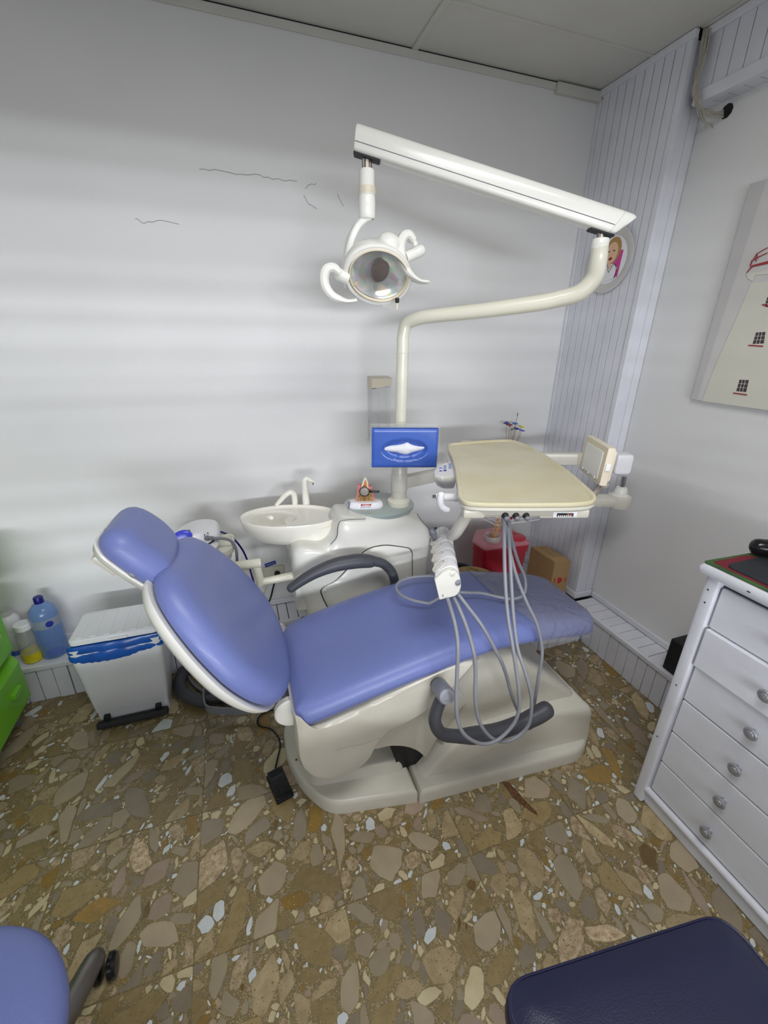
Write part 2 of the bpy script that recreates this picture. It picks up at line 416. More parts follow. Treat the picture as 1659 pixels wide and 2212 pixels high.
# ============================================================ FLOOR: terrazzo tiles with set stones
def terr_mat(name, a, b_, sc, c=None, rough=.27, fines=False):
    m = bpy.data.materials.new(name); m.use_nodes = True; nt = m.node_tree; b = nt.nodes['Principled BSDF']; L = nt.links
    geo = nt.nodes.new('ShaderNodeNewGeometry'); n1 = nt.nodes.new('ShaderNodeTexNoise'); n1.inputs['Scale'].default_value = sc; n1.inputs['Detail'].default_value = 8; n1.inputs['Roughness'].default_value = .65
    L.new(geo.outputs['Position'], n1.inputs['Vector'])
    rp = nt.nodes.new('ShaderNodeValToRGB'); e = rp.color_ramp.elements
    e[0].position = .36; e[0].color = (*lin(a), 1); e[1].position = .64; e[1].color = (*lin(b_), 1)
    L.new(n1.outputs['Fac'], rp.inputs[0]); out = rp.outputs[0]
    if fines:
        for scv, th, colr in ((260, .34, (176, 158, 112)), (150, .30, (150, 128, 92)), (420, .30, (84, 72, 44))):
            v = nt.nodes.new('ShaderNodeTexVoronoi'); v.inputs['Scale'].default_value = scv; L.new(geo.outputs['Position'], v.inputs['Vector'])
            l = nt.nodes.new('ShaderNodeMath'); l.operation = 'LESS_THAN'; l.inputs[1].default_value = th; L.new(v.outputs['Distance'], l.inputs[0])
            sp = nt.nodes.new('ShaderNodeSeparateColor'); L.new(v.outputs['Color'], sp.inputs[0])
            g = nt.nodes.new('ShaderNodeMath'); g.operation = 'GREATER_THAN'; g.inputs[1].default_value = .45; L.new(sp.outputs[0], g.inputs[0])
            mu = nt.nodes.new('ShaderNodeMath'); mu.operation = 'MULTIPLY'; L.new(l.outputs[0], mu.inputs[0]); L.new(g.outputs[0], mu.inputs[1])
            mx = nt.nodes.new('ShaderNodeMix'); mx.data_type = 'RGBA'; mx.inputs[7].default_value = (*lin(colr), 1)
            L.new(mu.outputs[0], mx.inputs[0]); L.new(out, mx.inputs[6]); out = mx.outputs[2]
    else:
        oi = nt.nodes.new('ShaderNodeObjectInfo')
        hs = nt.nodes.new('ShaderNodeHueSaturation'); mr = nt.nodes.new('ShaderNodeMapRange'); mr.inputs[3].default_value = .82; mr.inputs[4].default_value = 1.2
        L.new(oi.outputs['Random'], mr.inputs[0]); L.new(mr.outputs[0], hs.inputs['Value']); L.new(out, hs.inputs['Color']); out = hs.outputs[0]
        if c:
            v = nt.nodes.new('ShaderNodeTexNoise'); v.inputs['Scale'].default_value = 160; v.inputs['Detail'].default_value = 2; L.new(geo.outputs['Position'], v.inputs['Vector'])
            g = nt.nodes.new('ShaderNodeMath'); g.operation = 'GREATER_THAN'; g.inputs[1].default_value = .66; L.new(v.outputs['Fac'], g.inputs[0])
            mx = nt.nodes.new('ShaderNodeMix'); mx.data_type = 'RGBA'; mx.inputs[7].default_value = (*lin(c), 1); L.new(g.outputs[0], mx.inputs[0]); L.new(out, mx.inputs[6]); out = mx.outputs[2]
    L.new(out, b.inputs['Base Color']); b.inputs['Roughness'].default_value = rough; b.inputs['Specular IOR Level'].default_value = .4
    M[name] = m
terr_mat('matrix', (112, 99, 70), (132, 118, 84), 9, rough=.36, fines=True)
fl = struct('floor', MBm().bx(XL-.1, XR+.1, YF-.1, YB+.1, -.06, -.0009), 'matrix')
TM = [('st_taupe', (150, 136, 114), (160, 147, 122), 10, None, 26), ('st_greytaupe', (130, 119, 102), (140, 129, 110), 14, None, 16), ('st_tan', (174, 157, 122), (154, 136, 102), 30, (124, 104, 66), 14),
      ('st_olive', (134, 116, 78), (146, 128, 90), 40, (108, 92, 58), 16), ('st_pink', (164, 146, 127), (150, 132, 112), 12, None, 6), ('st_ochre', (148, 118, 60), (132, 108, 62), 26, (176, 146, 84), 4),
      ('st_cream', (204, 192, 158), (190, 174, 138), 12, None, 5), ('st_rough', (188, 170, 140), (144, 122, 92), 60, (108, 90, 68), 8), ('st_white', (216, 219, 217), (200, 206, 210), 30, None, 2), ('st_brown', (106, 86, 54), (122, 100, 64), 40, (84, 64, 36), 1)]
for a in TM: terr_mat(a[0], a[1], a[2], a[3], a[4], .25)
names = [a[0] for a in TM]; wts = [a[5] for a in TM]
small_w = [12, 8, 14, 8, 6, 6, 30, 6, 18, 1]
med_w = [18, 12, 16, 12, 6, 5, 16, 8, 7, 1]
FX0, FX1, FY0, FY1, RES = -1.35, 1.64, .02, 1.86, .002
GW, GH = int((FX1-FX0)/RES), int((FY1-FY0)/RES)
occ = np.zeros((GH, GW), bool)
rng = random.Random(11)
def chip(size):
    n = rng.choice((4, 5, 5, 6, 6, 7, 8)); asp = rng.uniform(1.0, 2.2) if rng.random() < .75 else rng.uniform(2.2, 4.0)
    a = size*math.sqrt(asp)/2; b = size/math.sqrt(asp)/2; ang0 = rng.gauss(1.1, .75); P = []
    for k in range(n):
        t = 2*math.pi*(k+rng.uniform(-.32, .32))/n; q = rng.uniform(.72, 1.12)
        x, y = a*math.cos(t)*q, b*math.sin(t)*q
        P.append((x*math.cos(ang0)-y*math.sin(ang0), x*math.sin(ang0)+y*math.cos(ang0)))
    return P
def clip(P, x0, x1, y0, y1):
    for ax, lim, sg in ((0, x0, 1), (0, x1, -1), (1, y0, 1), (1, y1, -1)):
        out = []
        for i in range(len(P)):
            p, q = P[i-1], P[i]; ip, iq = (p[ax]-lim)*sg >= 0, (q[ax]-lim)*sg >= 0
            if ip != iq:
                t = (lim-p[ax])/(q[ax]-p[ax]); out.append((p[0]+(q[0]-p[0])*t, p[1]+(q[1]-p[1])*t))
            if iq: out.append(q)
        P = out
        if len(P) < 3: return []
    return P
def inside(P, X, Y):
    r = np.zeros(X.shape, bool)
    for i in range(len(P)):
        x0, y0 = P[i-1]; x1, y1 = P[i]
        if y0 == y1: continue
        c = ((y0 > Y) != (y1 > Y)) & (X < (x1-x0)*(Y-y0)/(y1-y0)+x0); r ^= c
    return r
stones = []
TX0, TY0, TS = -.26-1.2, -.1, .4
for size_lo, size_hi, tries in ((.08, .12, 900), (.055, .08, 3600), (.036, .055, 9000), (.022, .036, 16000), (.012, .022, 24000), (.006, .012, 24000)):
    for _ in range(tries):
        cx, cy = rng.uniform(FX0, FX1), rng.uniform(FY0, FY1)
        gi, gj = int((cy-FY0)/RES), int((cx-FX0)/RES)
        if occ[min(gi, GH-1), min(gj, GW-1)]: continue
        if size_hi <= .02 and cy > 1.25 and rng.random() < .5: continue
        tx, ty = TX0+TS*math.floor((cx-TX0)/TS), TY0+TS*math.floor((cy-TY0)/TS)
        P = clip([(cx+x, cy+y) for x, y in chip(rng.uniform(size_lo, size_hi))], tx+.002, tx+TS-.002, ty+.002, ty+TS-.002)
        if len(P) < 3: continue
        xs_ = [p[0] for p in P]; ys_ = [p[1] for p in P]
        j0, j1 = max(0, int((min(xs_)-FX0)/RES)-1), min(GW, int((max(xs_)-FX0)/RES)+2); i0, i1 = max(0, int((min(ys_)-FY0)/RES)-1), min(GH, int((max(ys_)-FY0)/RES)+2)
        if j1-j0 < 2 or i1-i0 < 2: continue
        X, Y = np.meshgrid(FX0+(np.arange(j0, j1)+.5)*RES, FY0+(np.arange(i0, i1)+.5)*RES)
        mk = inside(P, X, Y); a_ = mk.sum()
        if a_ == 0: mk[mk.shape[0]//2, mk.shape[1]//2] = True; a_ = 1
        if (occ[i0:i1, j0:j1] & mk).any(): continue
        occ[i0:i1, j0:j1] |= mk
        wt = wts if size_hi > .056 else med_w if size_hi > .03 else small_w
        mi = rng.choices(range(len(names)), wt)[0]
        if size_hi > .08 and names[mi] == 'st_white': mi = 0
        area_ = abs(sum(P[i-1][0]*P[i][1]-P[i][0]*P[i-1][1] for i in range(len(P))))/2
        stones.append((area_/max(.25, (cx*cx+cy*cy+2.2)), P, mi, (tx, ty)))
def rj(p, q): return rng.uniform(-.05, .05)*(abs(p[0]-q[0])+abs(p[1]-q[1]))
def round_poly(P):
    out = []
    for i in range(len(P)):
        p, q = P[i], P[(i+1) % len(P)]
        out.append((p[0]*.9+q[0]*.1, p[1]*.9+q[1]*.1)); out.append((p[0]*.5+q[0]*.5+rj(p, q), p[1]*.5+q[1]*.5+rj(q, p))); out.append((p[0]*.1+q[0]*.9, p[1]*.1+q[1]*.9))
    return out
stones.sort(key=lambda s: -s[0])
tiles = {}
for i in range(8):
    for j in range(5):
        tx, ty = TX0+TS*i, TY0+TS*j
        x1, y1 = min(tx+TS, 1.62), ty+TS
        t_ = obj('tile', MBm().bx(tx+.0006, x1-.0006, ty+.0006, y1-.0006, -.0008, 0), 'matrix', fl, smooth=False); tiles[(round(tx, 2), round(ty, 2))] = t_
def stone_mesh(P, name, mi):
    pts = round_poly(P); n = len(pts); z = .0003+rng.random()*.0004
    me = bpy.data.meshes.new(name); cx = sum(p[0] for p in pts)/n; cy = sum(p[1] for p in pts)/n
    vs = [((p[0]-cx), (p[1]-cy), z) for p in pts]+[((p[0]-cx), (p[1]-cy), -.001) for p in pts]
    me.from_pydata(vs, [], [tuple(range(n))]+[(i+n, (i+1) % n+n, (i+1) % n, i) for i in range(n)]); me.materials.append(M[names[mi]])
    return me, cx, cy
for a_, P, mi, tk in stones[:290]:
    me, cx, cy = stone_mesh(P, 'stone', mi); o = bpy.data.objects.new('stone', me); COL.objects.link(o); par = tiles.get((round(tk[0], 2), round(tk[1], 2)), fl); o.parent = par; o.location = (cx, cy, 0)
vs, fs, mis = [], [], []
for a_, P, mi, tk in stones[290:]:
    pts = round_poly(P) if len(P) > 0 else P; b0 = len(vs); n = len(pts)
    zt_ = .0002+rng.random()*.0004; vs += [(p[0], p[1], zt_) for p in pts]; fs.append(tuple(range(b0, b0+n))); mis.append(mi)
    vs += [(p[0], p[1], -.0006) for p in pts]
    for i in range(n): fs.append((b0+n+i, b0+n+(i+1) % n, b0+(i+1) % n, b0+i)); mis.append(mi)
me = bpy.data.meshes.new('small_stones'); me.from_pydata(vs, [], fs)
for a in names: me.materials.append(M[a])
me.polygons.foreach_set('material_index', mis); o = bpy.data.objects.new('small_stones', me); COL.objects.link(o); o.parent = fl; o['kind'] = 'stuff'
print('stones', len(stones), 'cover', occ.mean())
# rust stain by the chair foot
rs = [onz(*p, .0008) for p in ((1083, 1688), (1100, 1690), (1120, 1712), (1140, 1735), (1158, 1752), (1162, 1762), (1148, 1754), (1125, 1738), (1108, 1722))]
o = obj('rust_stain', MBm().loft([[V(p.x, p.y, .0005) for p in rs], [V(p.x, p.y, .0009) for p in rs]]), 'rust', fl, smooth=False)


# ============================================================ DENTAL CHAIR
CYC = 1.125
ch = thing('dental_chair', 'reclined dental chair with blue vinyl cushions on a cream base', 'dental chair', (.6, CYC, 0))
# base plinth: front half and cover half
NP = [(1, 0), (1, .042), (.985, .055), (.96, .06)]
front = rpoly([(.035, 1.33), (.035, 1.18), (.075, 1.06), (.15, .955), (.448, .905), (.448, 1.36), (.12, 1.38)], [.05, .05, .06, .05, .004, .01, .06])
obj('base_plinth', MBm().pad(front, NP, XY()), 'cream2', ch)
cover = rpoly([(.454, .898), (1.10, .858), (1.175, .90), (1.205, 1.33), (.46, 1.38)], [.004, .05, .05, .06, .01])
obj('base_plinth', MBm().pad(cover, NP, XY()), 'cream2', ch)
# low hump on the front plinth
hump = rpoly([(.10, 1.03), (.43, .99), (.455, 1.28), (.10, 1.28)], [.04, .02, .02, .04])
obj('base_hump', MBm().pad(hump, [(1, .05), (.99, .07), (.95, .10), (.9, .105)], XY()), 'cream2', ch)
def side_extrude(P, y0, y1, bev=.012, ins=None, n=4):
    # side silhouette (x,z) swept across the chair with rounded long edges
    c = sum((Vector(p) for p in P), Vector((0, 0)))/len(P)
    mb = MBm(); rings = []
    steps = [(y0, bev), (y0+bev*.3, bev*.35), (y0+bev, 0), (y1-bev, 0), (y1-bev*.3, bev*.35), (y1, bev)]
    for y, i in steps:
        r = []
        for p in P:
            p = Vector(p); d = p-c; l = d.length; q = c+d*max(0, (l-i)/l); r.append(V(q.x, y, q.y))
        rings.append(r)
    mb.loft(rings); return mb
def from_px(P, y): return [(q.x, q.z) for q in (ony(px, py, y) for px, py in P)]
# rear cover: lower block and tapered upper block
low = rpoly([(.475, .055), (1.165, .055), (1.15, .225), (1.02, .238), (.72, .235), (.60, .20)], [.01, .01, .035, .06, .05, .08])
low3 = MBm(); prof = []
def cover_ring(ins, y, sc=1.0, shift=0): return [V(.82+(p[0]-.82)*sc, y+(.048*(1.165-p[0])/.7 if y < 1 else 0), max(.05, p[1]-ins)) for p in low]
low3.loft([cover_ring(.02, .893, .985), cover_ring(.006, .897, .995), cover_ring(0, .905), cover_ring(0, 1.33), cover_ring(.006, 1.338, .995), cover_ring(.02, 1.342, .985)])
obj('rear_cover', low3, 'cream2', ch)
upc = rpoly([(.555, .12), (1.135, .19), (1.125, .232), (.93, .40), (.80, .52), (.66, .53), (.575, .42)], [.02, .02, .05, .08, .04, .03, .04])
obj('rear_cover_top', side_extrude(upc, .958, 1.30, .03), 'cream2', ch)
# dark hollow behind and lift arm cover
obj('lift_mechanism', MBm().bx(.40, .66, 1.0, 1.26, .06, .40), 'black', ch)
mid = rpoly(from_px([(770, 1600), (804, 1622), (842, 1612), (880, 1614), (905, 1624), (920, 1638), (950, 1590), (1010, 1516), (972, 1462), (900, 1450), (760, 1530)], .945), [.01, .02, .05, .05, .02, .005, .02, .008, .01, .05, .02])
obj('lift_arm_cover', side_extrude(mid, .945, 1.30, .006), 'cream2', ch)
sh = rpoly(from_px([(632, 1545), (640, 1590), (642, 1640), (655, 1672), (690, 1692), (735, 1688), (775, 1668), (800, 1645), (815, 1615), (842, 1585), (889, 1560), (936, 1531), (980, 1490), (1030, 1432), (1005, 1432), (960, 1446), (900, 1474), (830, 1508), (760, 1543), (700, 1571), (665, 1578), (645, 1560)], .905), [.01, .05, .04, .04, .04, .05, .04, .03, .03, .04, .05, .05, .03, .01, .01, .05, .05, .05, .05, .03, .02, .02])
obj('seat_shell', side_extrude(sh, .905, 1.345, .02), 'cream2', ch)
# far/near hinge cover between back and seat
hg = ony(640, 1483, 1.0)
for y0_, y1_ in ((.975, 1.0),):
    obj('hinge_cover', MBm().lathe((.056, y0_, .472), (0, 1, 0), [(.045, 0), (.049, .004), (.049, y1_-y0_-.004), (.045, y1_-y0_)], 32), 'cream', ch)
obj('hinge_bar', MBm().tube([(.062, 1.0, .46), (.062, 1.27, .46)], .025, sub=1), 'midgrey', ch)
# screw cap on plinth
q = onz(633, 1643, .061); obj('screw_hole', MBm().lathe((q.x+.012, q.y, .0595), (0, 0, 1), [(.004, 0), (.004, .002)], 10), 'rust', ch)
# seam line and scratch on shell
P = [ony(px, py, .9045) for px, py in ((725, 1622), (752, 1613), (790, 1606), (822, 1593))]
obj('scratch', MBm().tube(P, .0005, n=5), 'taupe', ch)

# ---- seat cushion (one long pad that bends over the knees)
def seat_z(x):
    xs_ = [.05, .12, .25, .4, .55, .68, .8, .95, 1.1, 1.22]; zs = [.462, .478, .512, .545, .571, .580, .570, .542, .508, .48]
    return float(np.interp(x, xs_, zs))
def seat_map(x, y, h):
    zz = sum(seat_z(x+d) for d in (-.05, -.025, 0, .025, .05))/5
    dip = -.006*math.exp(-((y-CYC)/.13)**2)*min(1, max(0, (h-.06)/.015))*min(1, max(0, (x-.05)/.2))
    return V(x, y, zz+h+dip)
so = catmull([(.058, .945), (.078, .915), (.14, .905), (.35, .902), (.55, .905), (.72, .918), (.9, .935), (1.08, .955), (1.15, .975), (1.178, 1.03), (1.19, 1.125), (1.195, 1.21), (1.18, 1.275), (1.13, 1.325), (1.0, 1.338), (.8, 1.343), (.6, 1.348), (.35, 1.352), (.18, 1.350), (.10, 1.340), (.068, 1.29), (.052, 1.125)], 5, True)
def subdiv_pad(outline, prof_edge, inner, mapf, c):
    return prof_edge+[(s_, inner) for s_ in (.8, .6, .4, .2, .02)]
prof = [(.93, -.004), (.97, .0), (.99, .008), (1.0, .022), (.997, .036), (.985, .050), (.965, .060), (.93, .068), (.88, .073), (.8, .076), (.7, .077), (.6, .077), (.5, .077), (.4, .077), (.3, .077), (.2, .077), (.1, .077), (.02, .077)]
def inset_pad(outline, prof, mapf, c=None, maxd=.22, sq=.0, lim=.05):
    # insets by distance rather than by scale so long pads keep even edges
    O = [Vector(p[:2]) for p in outline]; N = len(O)
    cc = Vector(c) if c else sum(O, Vector((0, 0)))/N
    nrm = []
    for i in range(N):
        t = (O[(i+1) % N]-O[i-1]).normalized(); nn = Vector((-t.y, t.x))
        if nn.dot(cc-O[i]) < 0: nn = -nn
        nrm.append(nn)
    rings = []
    for ins, h in prof:
        if ins <= lim: rings.append([mapf(*(O[i]+nrm[i]*ins), h) for i in range(N)])
        else:
            k = (ins-lim)/(maxd-lim)
            rings.append([mapf(*((O[i]+nrm[i]*lim).lerp(Vector((cc.x+(O[i].x-cc.x)*sq, cc.y)), min(k, 1.0 if sq else .97))), h) for i in range(N)])
    return rings
sp = [(.03, -.002), (.012, .0), (.003, .010), (0, .024), (.003, .038), (.010, .050), (.022, .060), (.038, .067), (.055, .071), (.09, .074), (.13, .076), (.17, .077), (.21, .0775)]
def top_h(d): return float(np.interp(d, [0, .0015, .004, .009, .016, .026, .038, .055, .08, .12, .2], [.024, .034, .0425, .0515, .0585, .0645, .0685, .0715, .0742, .0762, .0775]))
def bot_h(d): return float(np.interp(d, [0, .0015, .005, .012, .03], [.024, .014, .006, .000, -.002]))
SXL, SXR = min(p.x for p in so), max(p.x for p in so)
def smin(*a):
    k = 60.0; return max(0, -math.log(sum(math.exp(-k*v) for v in a))/k + .0)
rings = []; NS, NTT = 70, 40
for i in range(NS+1):
    x = SXL+(SXR-SXL)*(.5-.5*math.cos(math.pi*(.004+.992*i/NS)))
    hit = [a_.y+(b_.y-a_.y)*(x-a_.x)/(b_.x-a_.x) for a_, b_ in zip(so, so[1:]+so[:1]) if (a_.x-x)*(b_.x-x) < 0]
    y0_, y1_ = min(hit), max(hit); de = min(x-SXL, SXR-x); row = []
    for j in range(NTT+1):
        y = y0_+(y1_-y0_)*(.5-.5*math.cos(math.pi*j/NTT)); row.append(seat_map(x, y, top_h(min(y-y0_, y1_-y, de))))
    for j in range(NTT-1, 0, -1):
        y = y0_+(y1_-y0_)*(.5-.5*math.cos(math.pi*j/NTT)); row.append(seat_map(x, y, bot_h(min(y-y0_, y1_-y, de))))
    rings.append(row)
obj('seat_cushion', MBm().loft(rings), 'vinyl', ch, angle=80)
# clear plastic guard over the foot end
def hprof(d): return float(np.interp(d, [0, .003, .010, .022, .038, .055, .09, .13, .2], [.024, .040, .053, .063, .0705, .0745, .0775, .0795, .0815]))
gx1_ = 1.1965; rows = []
for i in range(30):
    row = []
    for j in range(27):
        y_ = None; t = j/26
        gx0 = .775+.095*t+.012*math.sin(t*9)
        x = gx0+(gx1_-gx0)*(1-(1-i/29)**1.3)
        hit = []
        for a_, b_ in zip(so, so[1:]+so[:1]):
            if (a_.x-x)*(b_.x-x) < 0: hit.append(a_.y+(b_.y-a_.y)*(x-a_.x)/(b_.x-a_.x))
        if len(hit) < 2: hit = [1.11, 1.14]
        yn, yf_ = min(hit)-.002, max(hit)+.002
        tt = t*(1.16)-.08
        if tt < 0: y_, h = yf_, .024+(tt/.08)*.028
        elif tt > 1: y_, h = yn, .024-((tt-1)/.08)*.028
        else:
            e_ = .5-.5*math.cos(math.pi*tt); y_ = yf_+(yn-yf_)*e_; h = hprof(min(yf_-y_, y_-yn, gx1_-x+.001))
        row.append(seat_map(x, y_, h+.0012))
    rows.append(row)
obj('foot_guard', MBm().loft(rows, caps=(False, False), closed=False), 'film', ch, angle=70)

# ---- backrest
BO, BU, BV = V(.053, CYC, .468), V(-.546, 0, .838).normalized(), V(0, 1, 0); BN = V(.838, 0, .546).normalized()
def bmap(u, v, h): return BO+BU*u+BV*v+BN*h
bl = [(.052, 0), (.060, .09), (.085, .165), (.13, .225), (.20, .262), (.29, .275), (.37, .262), (.44, .237), (.505, .200), (.548, .155), (.565, .09), (.57, 0)]
bo = [(u-.03*max(0, u-.3)*3, v+.02) for u, v in bl]+[(u, -v*1.02+.01) for u, v in bl[-2:0:-1]]
bo = catmull(bo, 5, True)
bsp = [(.03, .012), (.012, .014), (.002, .024), (0, .036), (.004, .050), (.012, .062), (.026, .071), (.042, .076), (.058, .078), (.10, .076), (.14, .073), (.18, .071), (.21, .070)]
obj('back_cushion', MBm().loft(inset_pad(bo, bsp, bmap, (.32, .02))), 'vinyl', ch)
obj('back_shell', MBm().loft(inset_pad(bo, [(.10, -.036), (.05, -.034), (.020, -.026), (.004, -.012), (-.004, .004), (-.004, .010), (.006, .011), (.02, .008)], bmap, (.32, .02))), 'cream', ch)
# headrest post and headrest
obj('headrest_post', MBm().tube([bmap(.5, .02, -.01), bmap(.62, .02, -.015), bmap(.70, .02, -.01)], .022, n=12, sq=.5), 'armgrey', ch)
HO = V(-.24, 1.12, .96); HU = V(-.62, 0, .78).normalized(); HN = V(.78, 0, .62).normalized()
def hmap(u, v, h): return HO+HU*u+V(0, 1, 0)*v+HN*h
ho = rpoly([(.138, -.055), (.130, .145), (.03, .172), (-.045, .14), (-.058, .02), (-.045, -.085), (.03, -.095), (.11, -.088)], [.05, .06, .07, .07, .08, .06, .08, .05], 6)
hp = [(.02, -.030), (.008, -.029), (.001, -.018), (0, -.002), (.004, .014), (.012, .025), (.024, .033), (.038, .038), (.055, .040), (.10, .0405), (.15, .0405), (.2, .0405)]
obj('headrest_cushion', MBm().loft(inset_pad(ho, hp, hmap, (.04, .035), lim=.03)), 'vinyl', ch)
hs = obj('headrest_shell', MBm().loft(inset_pad(ho, [(.05, -.062), (.03, -.06), (.008, -.048), (.0, -.034), (.003, -.031), (.02, -.030)], hmap, (.04, .035))), 'cream', ch)
obj('headrest_clamp', MBm().box(hmap(.080, -.035, -.062), (.07, .05, .022), Matrix((HU, V(0, 1, 0), HN)).transposed(), .009), 'cream2', ch)
q = ony(297, 1240, 1.04)
obj('headrest_knob', MBm().tube([q+V(-.012, 0, .003), q+V(.03, .02, .0)], [.012, .016], n=12, sub=1, round_ends=True), 'midgrey', ch)

# ---- armrests
def armrest(path, r, y, piv):
    a = obj('armrest', MBm().tube([ony(px, py, yy) for px, py, yy in path], r, n=16, sub=6, round_ends=True), 'armgrey', ch)
    return a
armrest([(852, 1300, 1.395), (853, 1262, 1.40), (846, 1236, 1.405), (828, 1218, 1.41), (806, 1212, 1.41), (800, 1212, 1.41), (770, 1212, 1.41), (725, 1220, 1.41), (685, 1235, 1.41), (655, 1252, 1.41), (628, 1271, 1.41)],
        [.019, .019, .019, .019, .021, .026, .029, .027, .023, .020, .017], 1.41, None)
near = [(955, 1505, .845), (943, 1535, .84), (940, 1562, .835), (955, 1585, .83), (985, 1590, .83), (998, 1590, .83), (1030, 1588, .83), (1075, 1580, .83), (1125, 1562, .83), (1160, 1545, .83), (1180, 1533, .83)]
arm2 = armrest(near, [.018, .0185, .019, .0195, .020, .022, .027, .026, .026, .029, .028], .83, None)
p0, p1 = ony(940, 1472, .92), ony(962, 1500, .83)
ax = (p1-p0)
obj('armrest_pivot', MBm().lathe(p0, ax, [(.020, 0), (.022, .01), (.022, .035)], 18), 'black', ch)
obj('armrest_pivot', MBm().lathe(p0+ax.normalized()*.035, ax, [(.024, 0), (.026, .003), (.026, ax.length-.025), (.022, ax.length-.018), (.012, ax.length-.017), (.012, ax.length-.019), (.002, ax.length-.019)], 22), 'midgrey', ch)

# ============================================================ DENTAL UNIT (box, basin)
UY = 1.50
un = thing('dental_unit', 'cream floor-standing spittoon unit with rinse basin behind the chair', 'dental unit', (.45, 1.63, 0))
up_ = [(650, 1184), (700, 1186), (722, 1168), (732, 1135), (742, 1120), (790, 1121), (850, 1117), (905, 1120), (930, 1140), (935, 1165), (926, 1240), (918, 1330), (700, 1430), (668, 1345), (645, 1295), (634, 1250), (634, 1200)]
U = [(q.x, q.z) for q in (ony(px, py, UY) for px, py in up_)]
U = rpoly(U, [.02, .05, .04, .03, .02, .1, .05, .04, .04, .02, .1, .02, .02, .1, .1, .06, .03])
def body_sweep(P, steps):
    c = sum((Vector(p) for p in P), Vector((0, 0)))/len(P); rings = []
    for y, i in steps:
        r = []
        for p in P:
            p = Vector(p); d = p-c; l = d.length; q = c+d*((l-i)/l); r.append(V(q.x, y, q.y))
        rings.append(r)
    return MBm().loft(rings)
obj('unit_body', body_sweep(U, [(UY-.010, .11), (UY-.007, .06), (UY-.001, .03), (UY+.008, .012), (UY+.024, .002), (UY+.04, 0), (1.665, .0), (1.69, .012), (1.70, .03)]), 'cream', un)
obj('unit_foot', MBm().bx(.20, .70, 1.54, 1.69, 0, .34, .02), 'cream2', un)
obj('unit_post', MBm().bx(.165, .22, 1.52, 1.60, .0, .36, .008), 'armgrey', un)
b0 = ony(646, 1310, 1.50); obj('unit_skirt', MBm().bx(b0.x-.01, b0.x+.05, 1.505, 1.60, b0.z-.03, b0.z+.10, .01), 'cream', un)
# door: dark joint and raised panel
dp = [(712, 1318), (698, 1290), (693, 1275), (700, 1266), (726, 1254), (750, 1230), (770, 1206), (795, 1184), (830, 1177), (858, 1180), (884, 1184), (889, 1194), (889, 1240), (889, 1330)]
Dp = rpoly([(q.x, q.z) for q in (ony(px, py, UY-.008) for px, py in dp)], [.0, .02, .01, .02, .03, .05, .04, .06, .06, .03, .015, .01, .01, 0])
c0 = sum((Vector(p) for p in Dp), Vector((0, 0)))/len(Dp)
def flat_ring(P, y, i): 
    r = []
    for p in P:
        p = Vector(p); d = p-c0; l = d.length; q = c0+d*((l-i)/l); r.append(V(q.x, y, q.y))
    return r
obj('door_joint', MBm().loft([flat_ring(Dp, UY+.02, -.0045), flat_ring(Dp, UY-.0105, -.0045)]), 'dark_gap', un)
dr = obj('door', MBm().loft([flat_ring(Dp, UY+.01, 0), flat_ring(Dp, UY-.0125, 0), flat_ring(Dp, UY-.0155, .004), flat_ring(Dp, UY-.018, .03), flat_ring(Dp, UY-.021, .08)]), 'cream', un)
for px, py in ((702, 1275), (880, 1247)):
    q = ony(px, py, UY-.0165); obj('screw_cap', MBm().lathe(q, (0, -1, 0), [(.0085, 0), (.0085, .002), (.006, .0035), (.001, .004)], 16), 'cream', dr)
# basin
BC, BA, BB, BR, BZ = Vector((.165, 1.70)), .205, .122, R(-13), .80
def b_in(x, y):
    d = Vector((x, y))-BC; c, s = math.cos(-BR), math.sin(-BR); return (d.x*c-d.y*s)/BA, (d.x*s+d.y*c)/BB
def btop(x, y):
    u, v = b_in(x, y); r = math.hypot(u, v)
    z = BZ - .010*min(1, max(0, (.97-r)/.06))
    q = math.hypot((u+.36)/.50, (v-.02)/.72); k = min(1, max(0, (1-q)/.55)); k = k*k*(3-2*k)
    return z-.048*k
mb = MBm(); rings = []
NT = 72
def bpt(r, t): 
    x, y = BA*r*math.cos(t), BB*r*math.sin(t); c, s = math.cos(BR), math.sin(BR); return BC.x+x*c-y*s, BC.y+x*s+y*c
for r in [.01, .1, .2, .3, .4, .5, .58, .66, .74, .80, .85, .89, .925, .95, .965, .98]:
    rings.append([V(*bpt(r, 2*math.pi*k/NT), btop(*bpt(r, 2*math.pi*k/NT))) for k in range(NT)])
for r, dz in ((.99, .002), (1.0, -.002), (1.0, -.010), (.99, -.022), (.955, -.045), (.89, -.068), (.78, -.088), (.6, -.104), (.38, -.112), (.02, -.114)):
    def sk(t, r, dz):   # the right part drops straight onto its column
        u = math.cos(t); k = min(1, max(0, (u-.1)/.5)) if r > .3 else 0
        rr = r+(max(r, .92)-r)*k*.85 if r > .6 else r
        return V(*bpt(rr, t), BZ+dz)
    rings.append([sk(2*math.pi*k/NT, r, dz) for k in range(NT)])
mb.loft(rings)
bs = obj('basin', mb, 'porcelain', un)
q = bpt(.36, math.pi)
obj('drain_cap', MBm().lathe((q[0], q[1], BZ-.062), (0, 0, 1), [(.026, 0), (.026, .004), (.02, .007), (.001, .008)], 24), 'porcelain', bs)
obj('basin_column', MBm().pad(ell(.255, 1.672, .115, .095, BR, 36), [(.9, .655), (1, .66), (1.0, .70), (1.02, .74), (1.0, .78)], XY()), 'porcelain', un)
obj('column_ring', MBm().pad(ell(.25, 1.672, .10, .085, BR, 36), [(1, .60), (1, .66)], XY()), 'black', un)
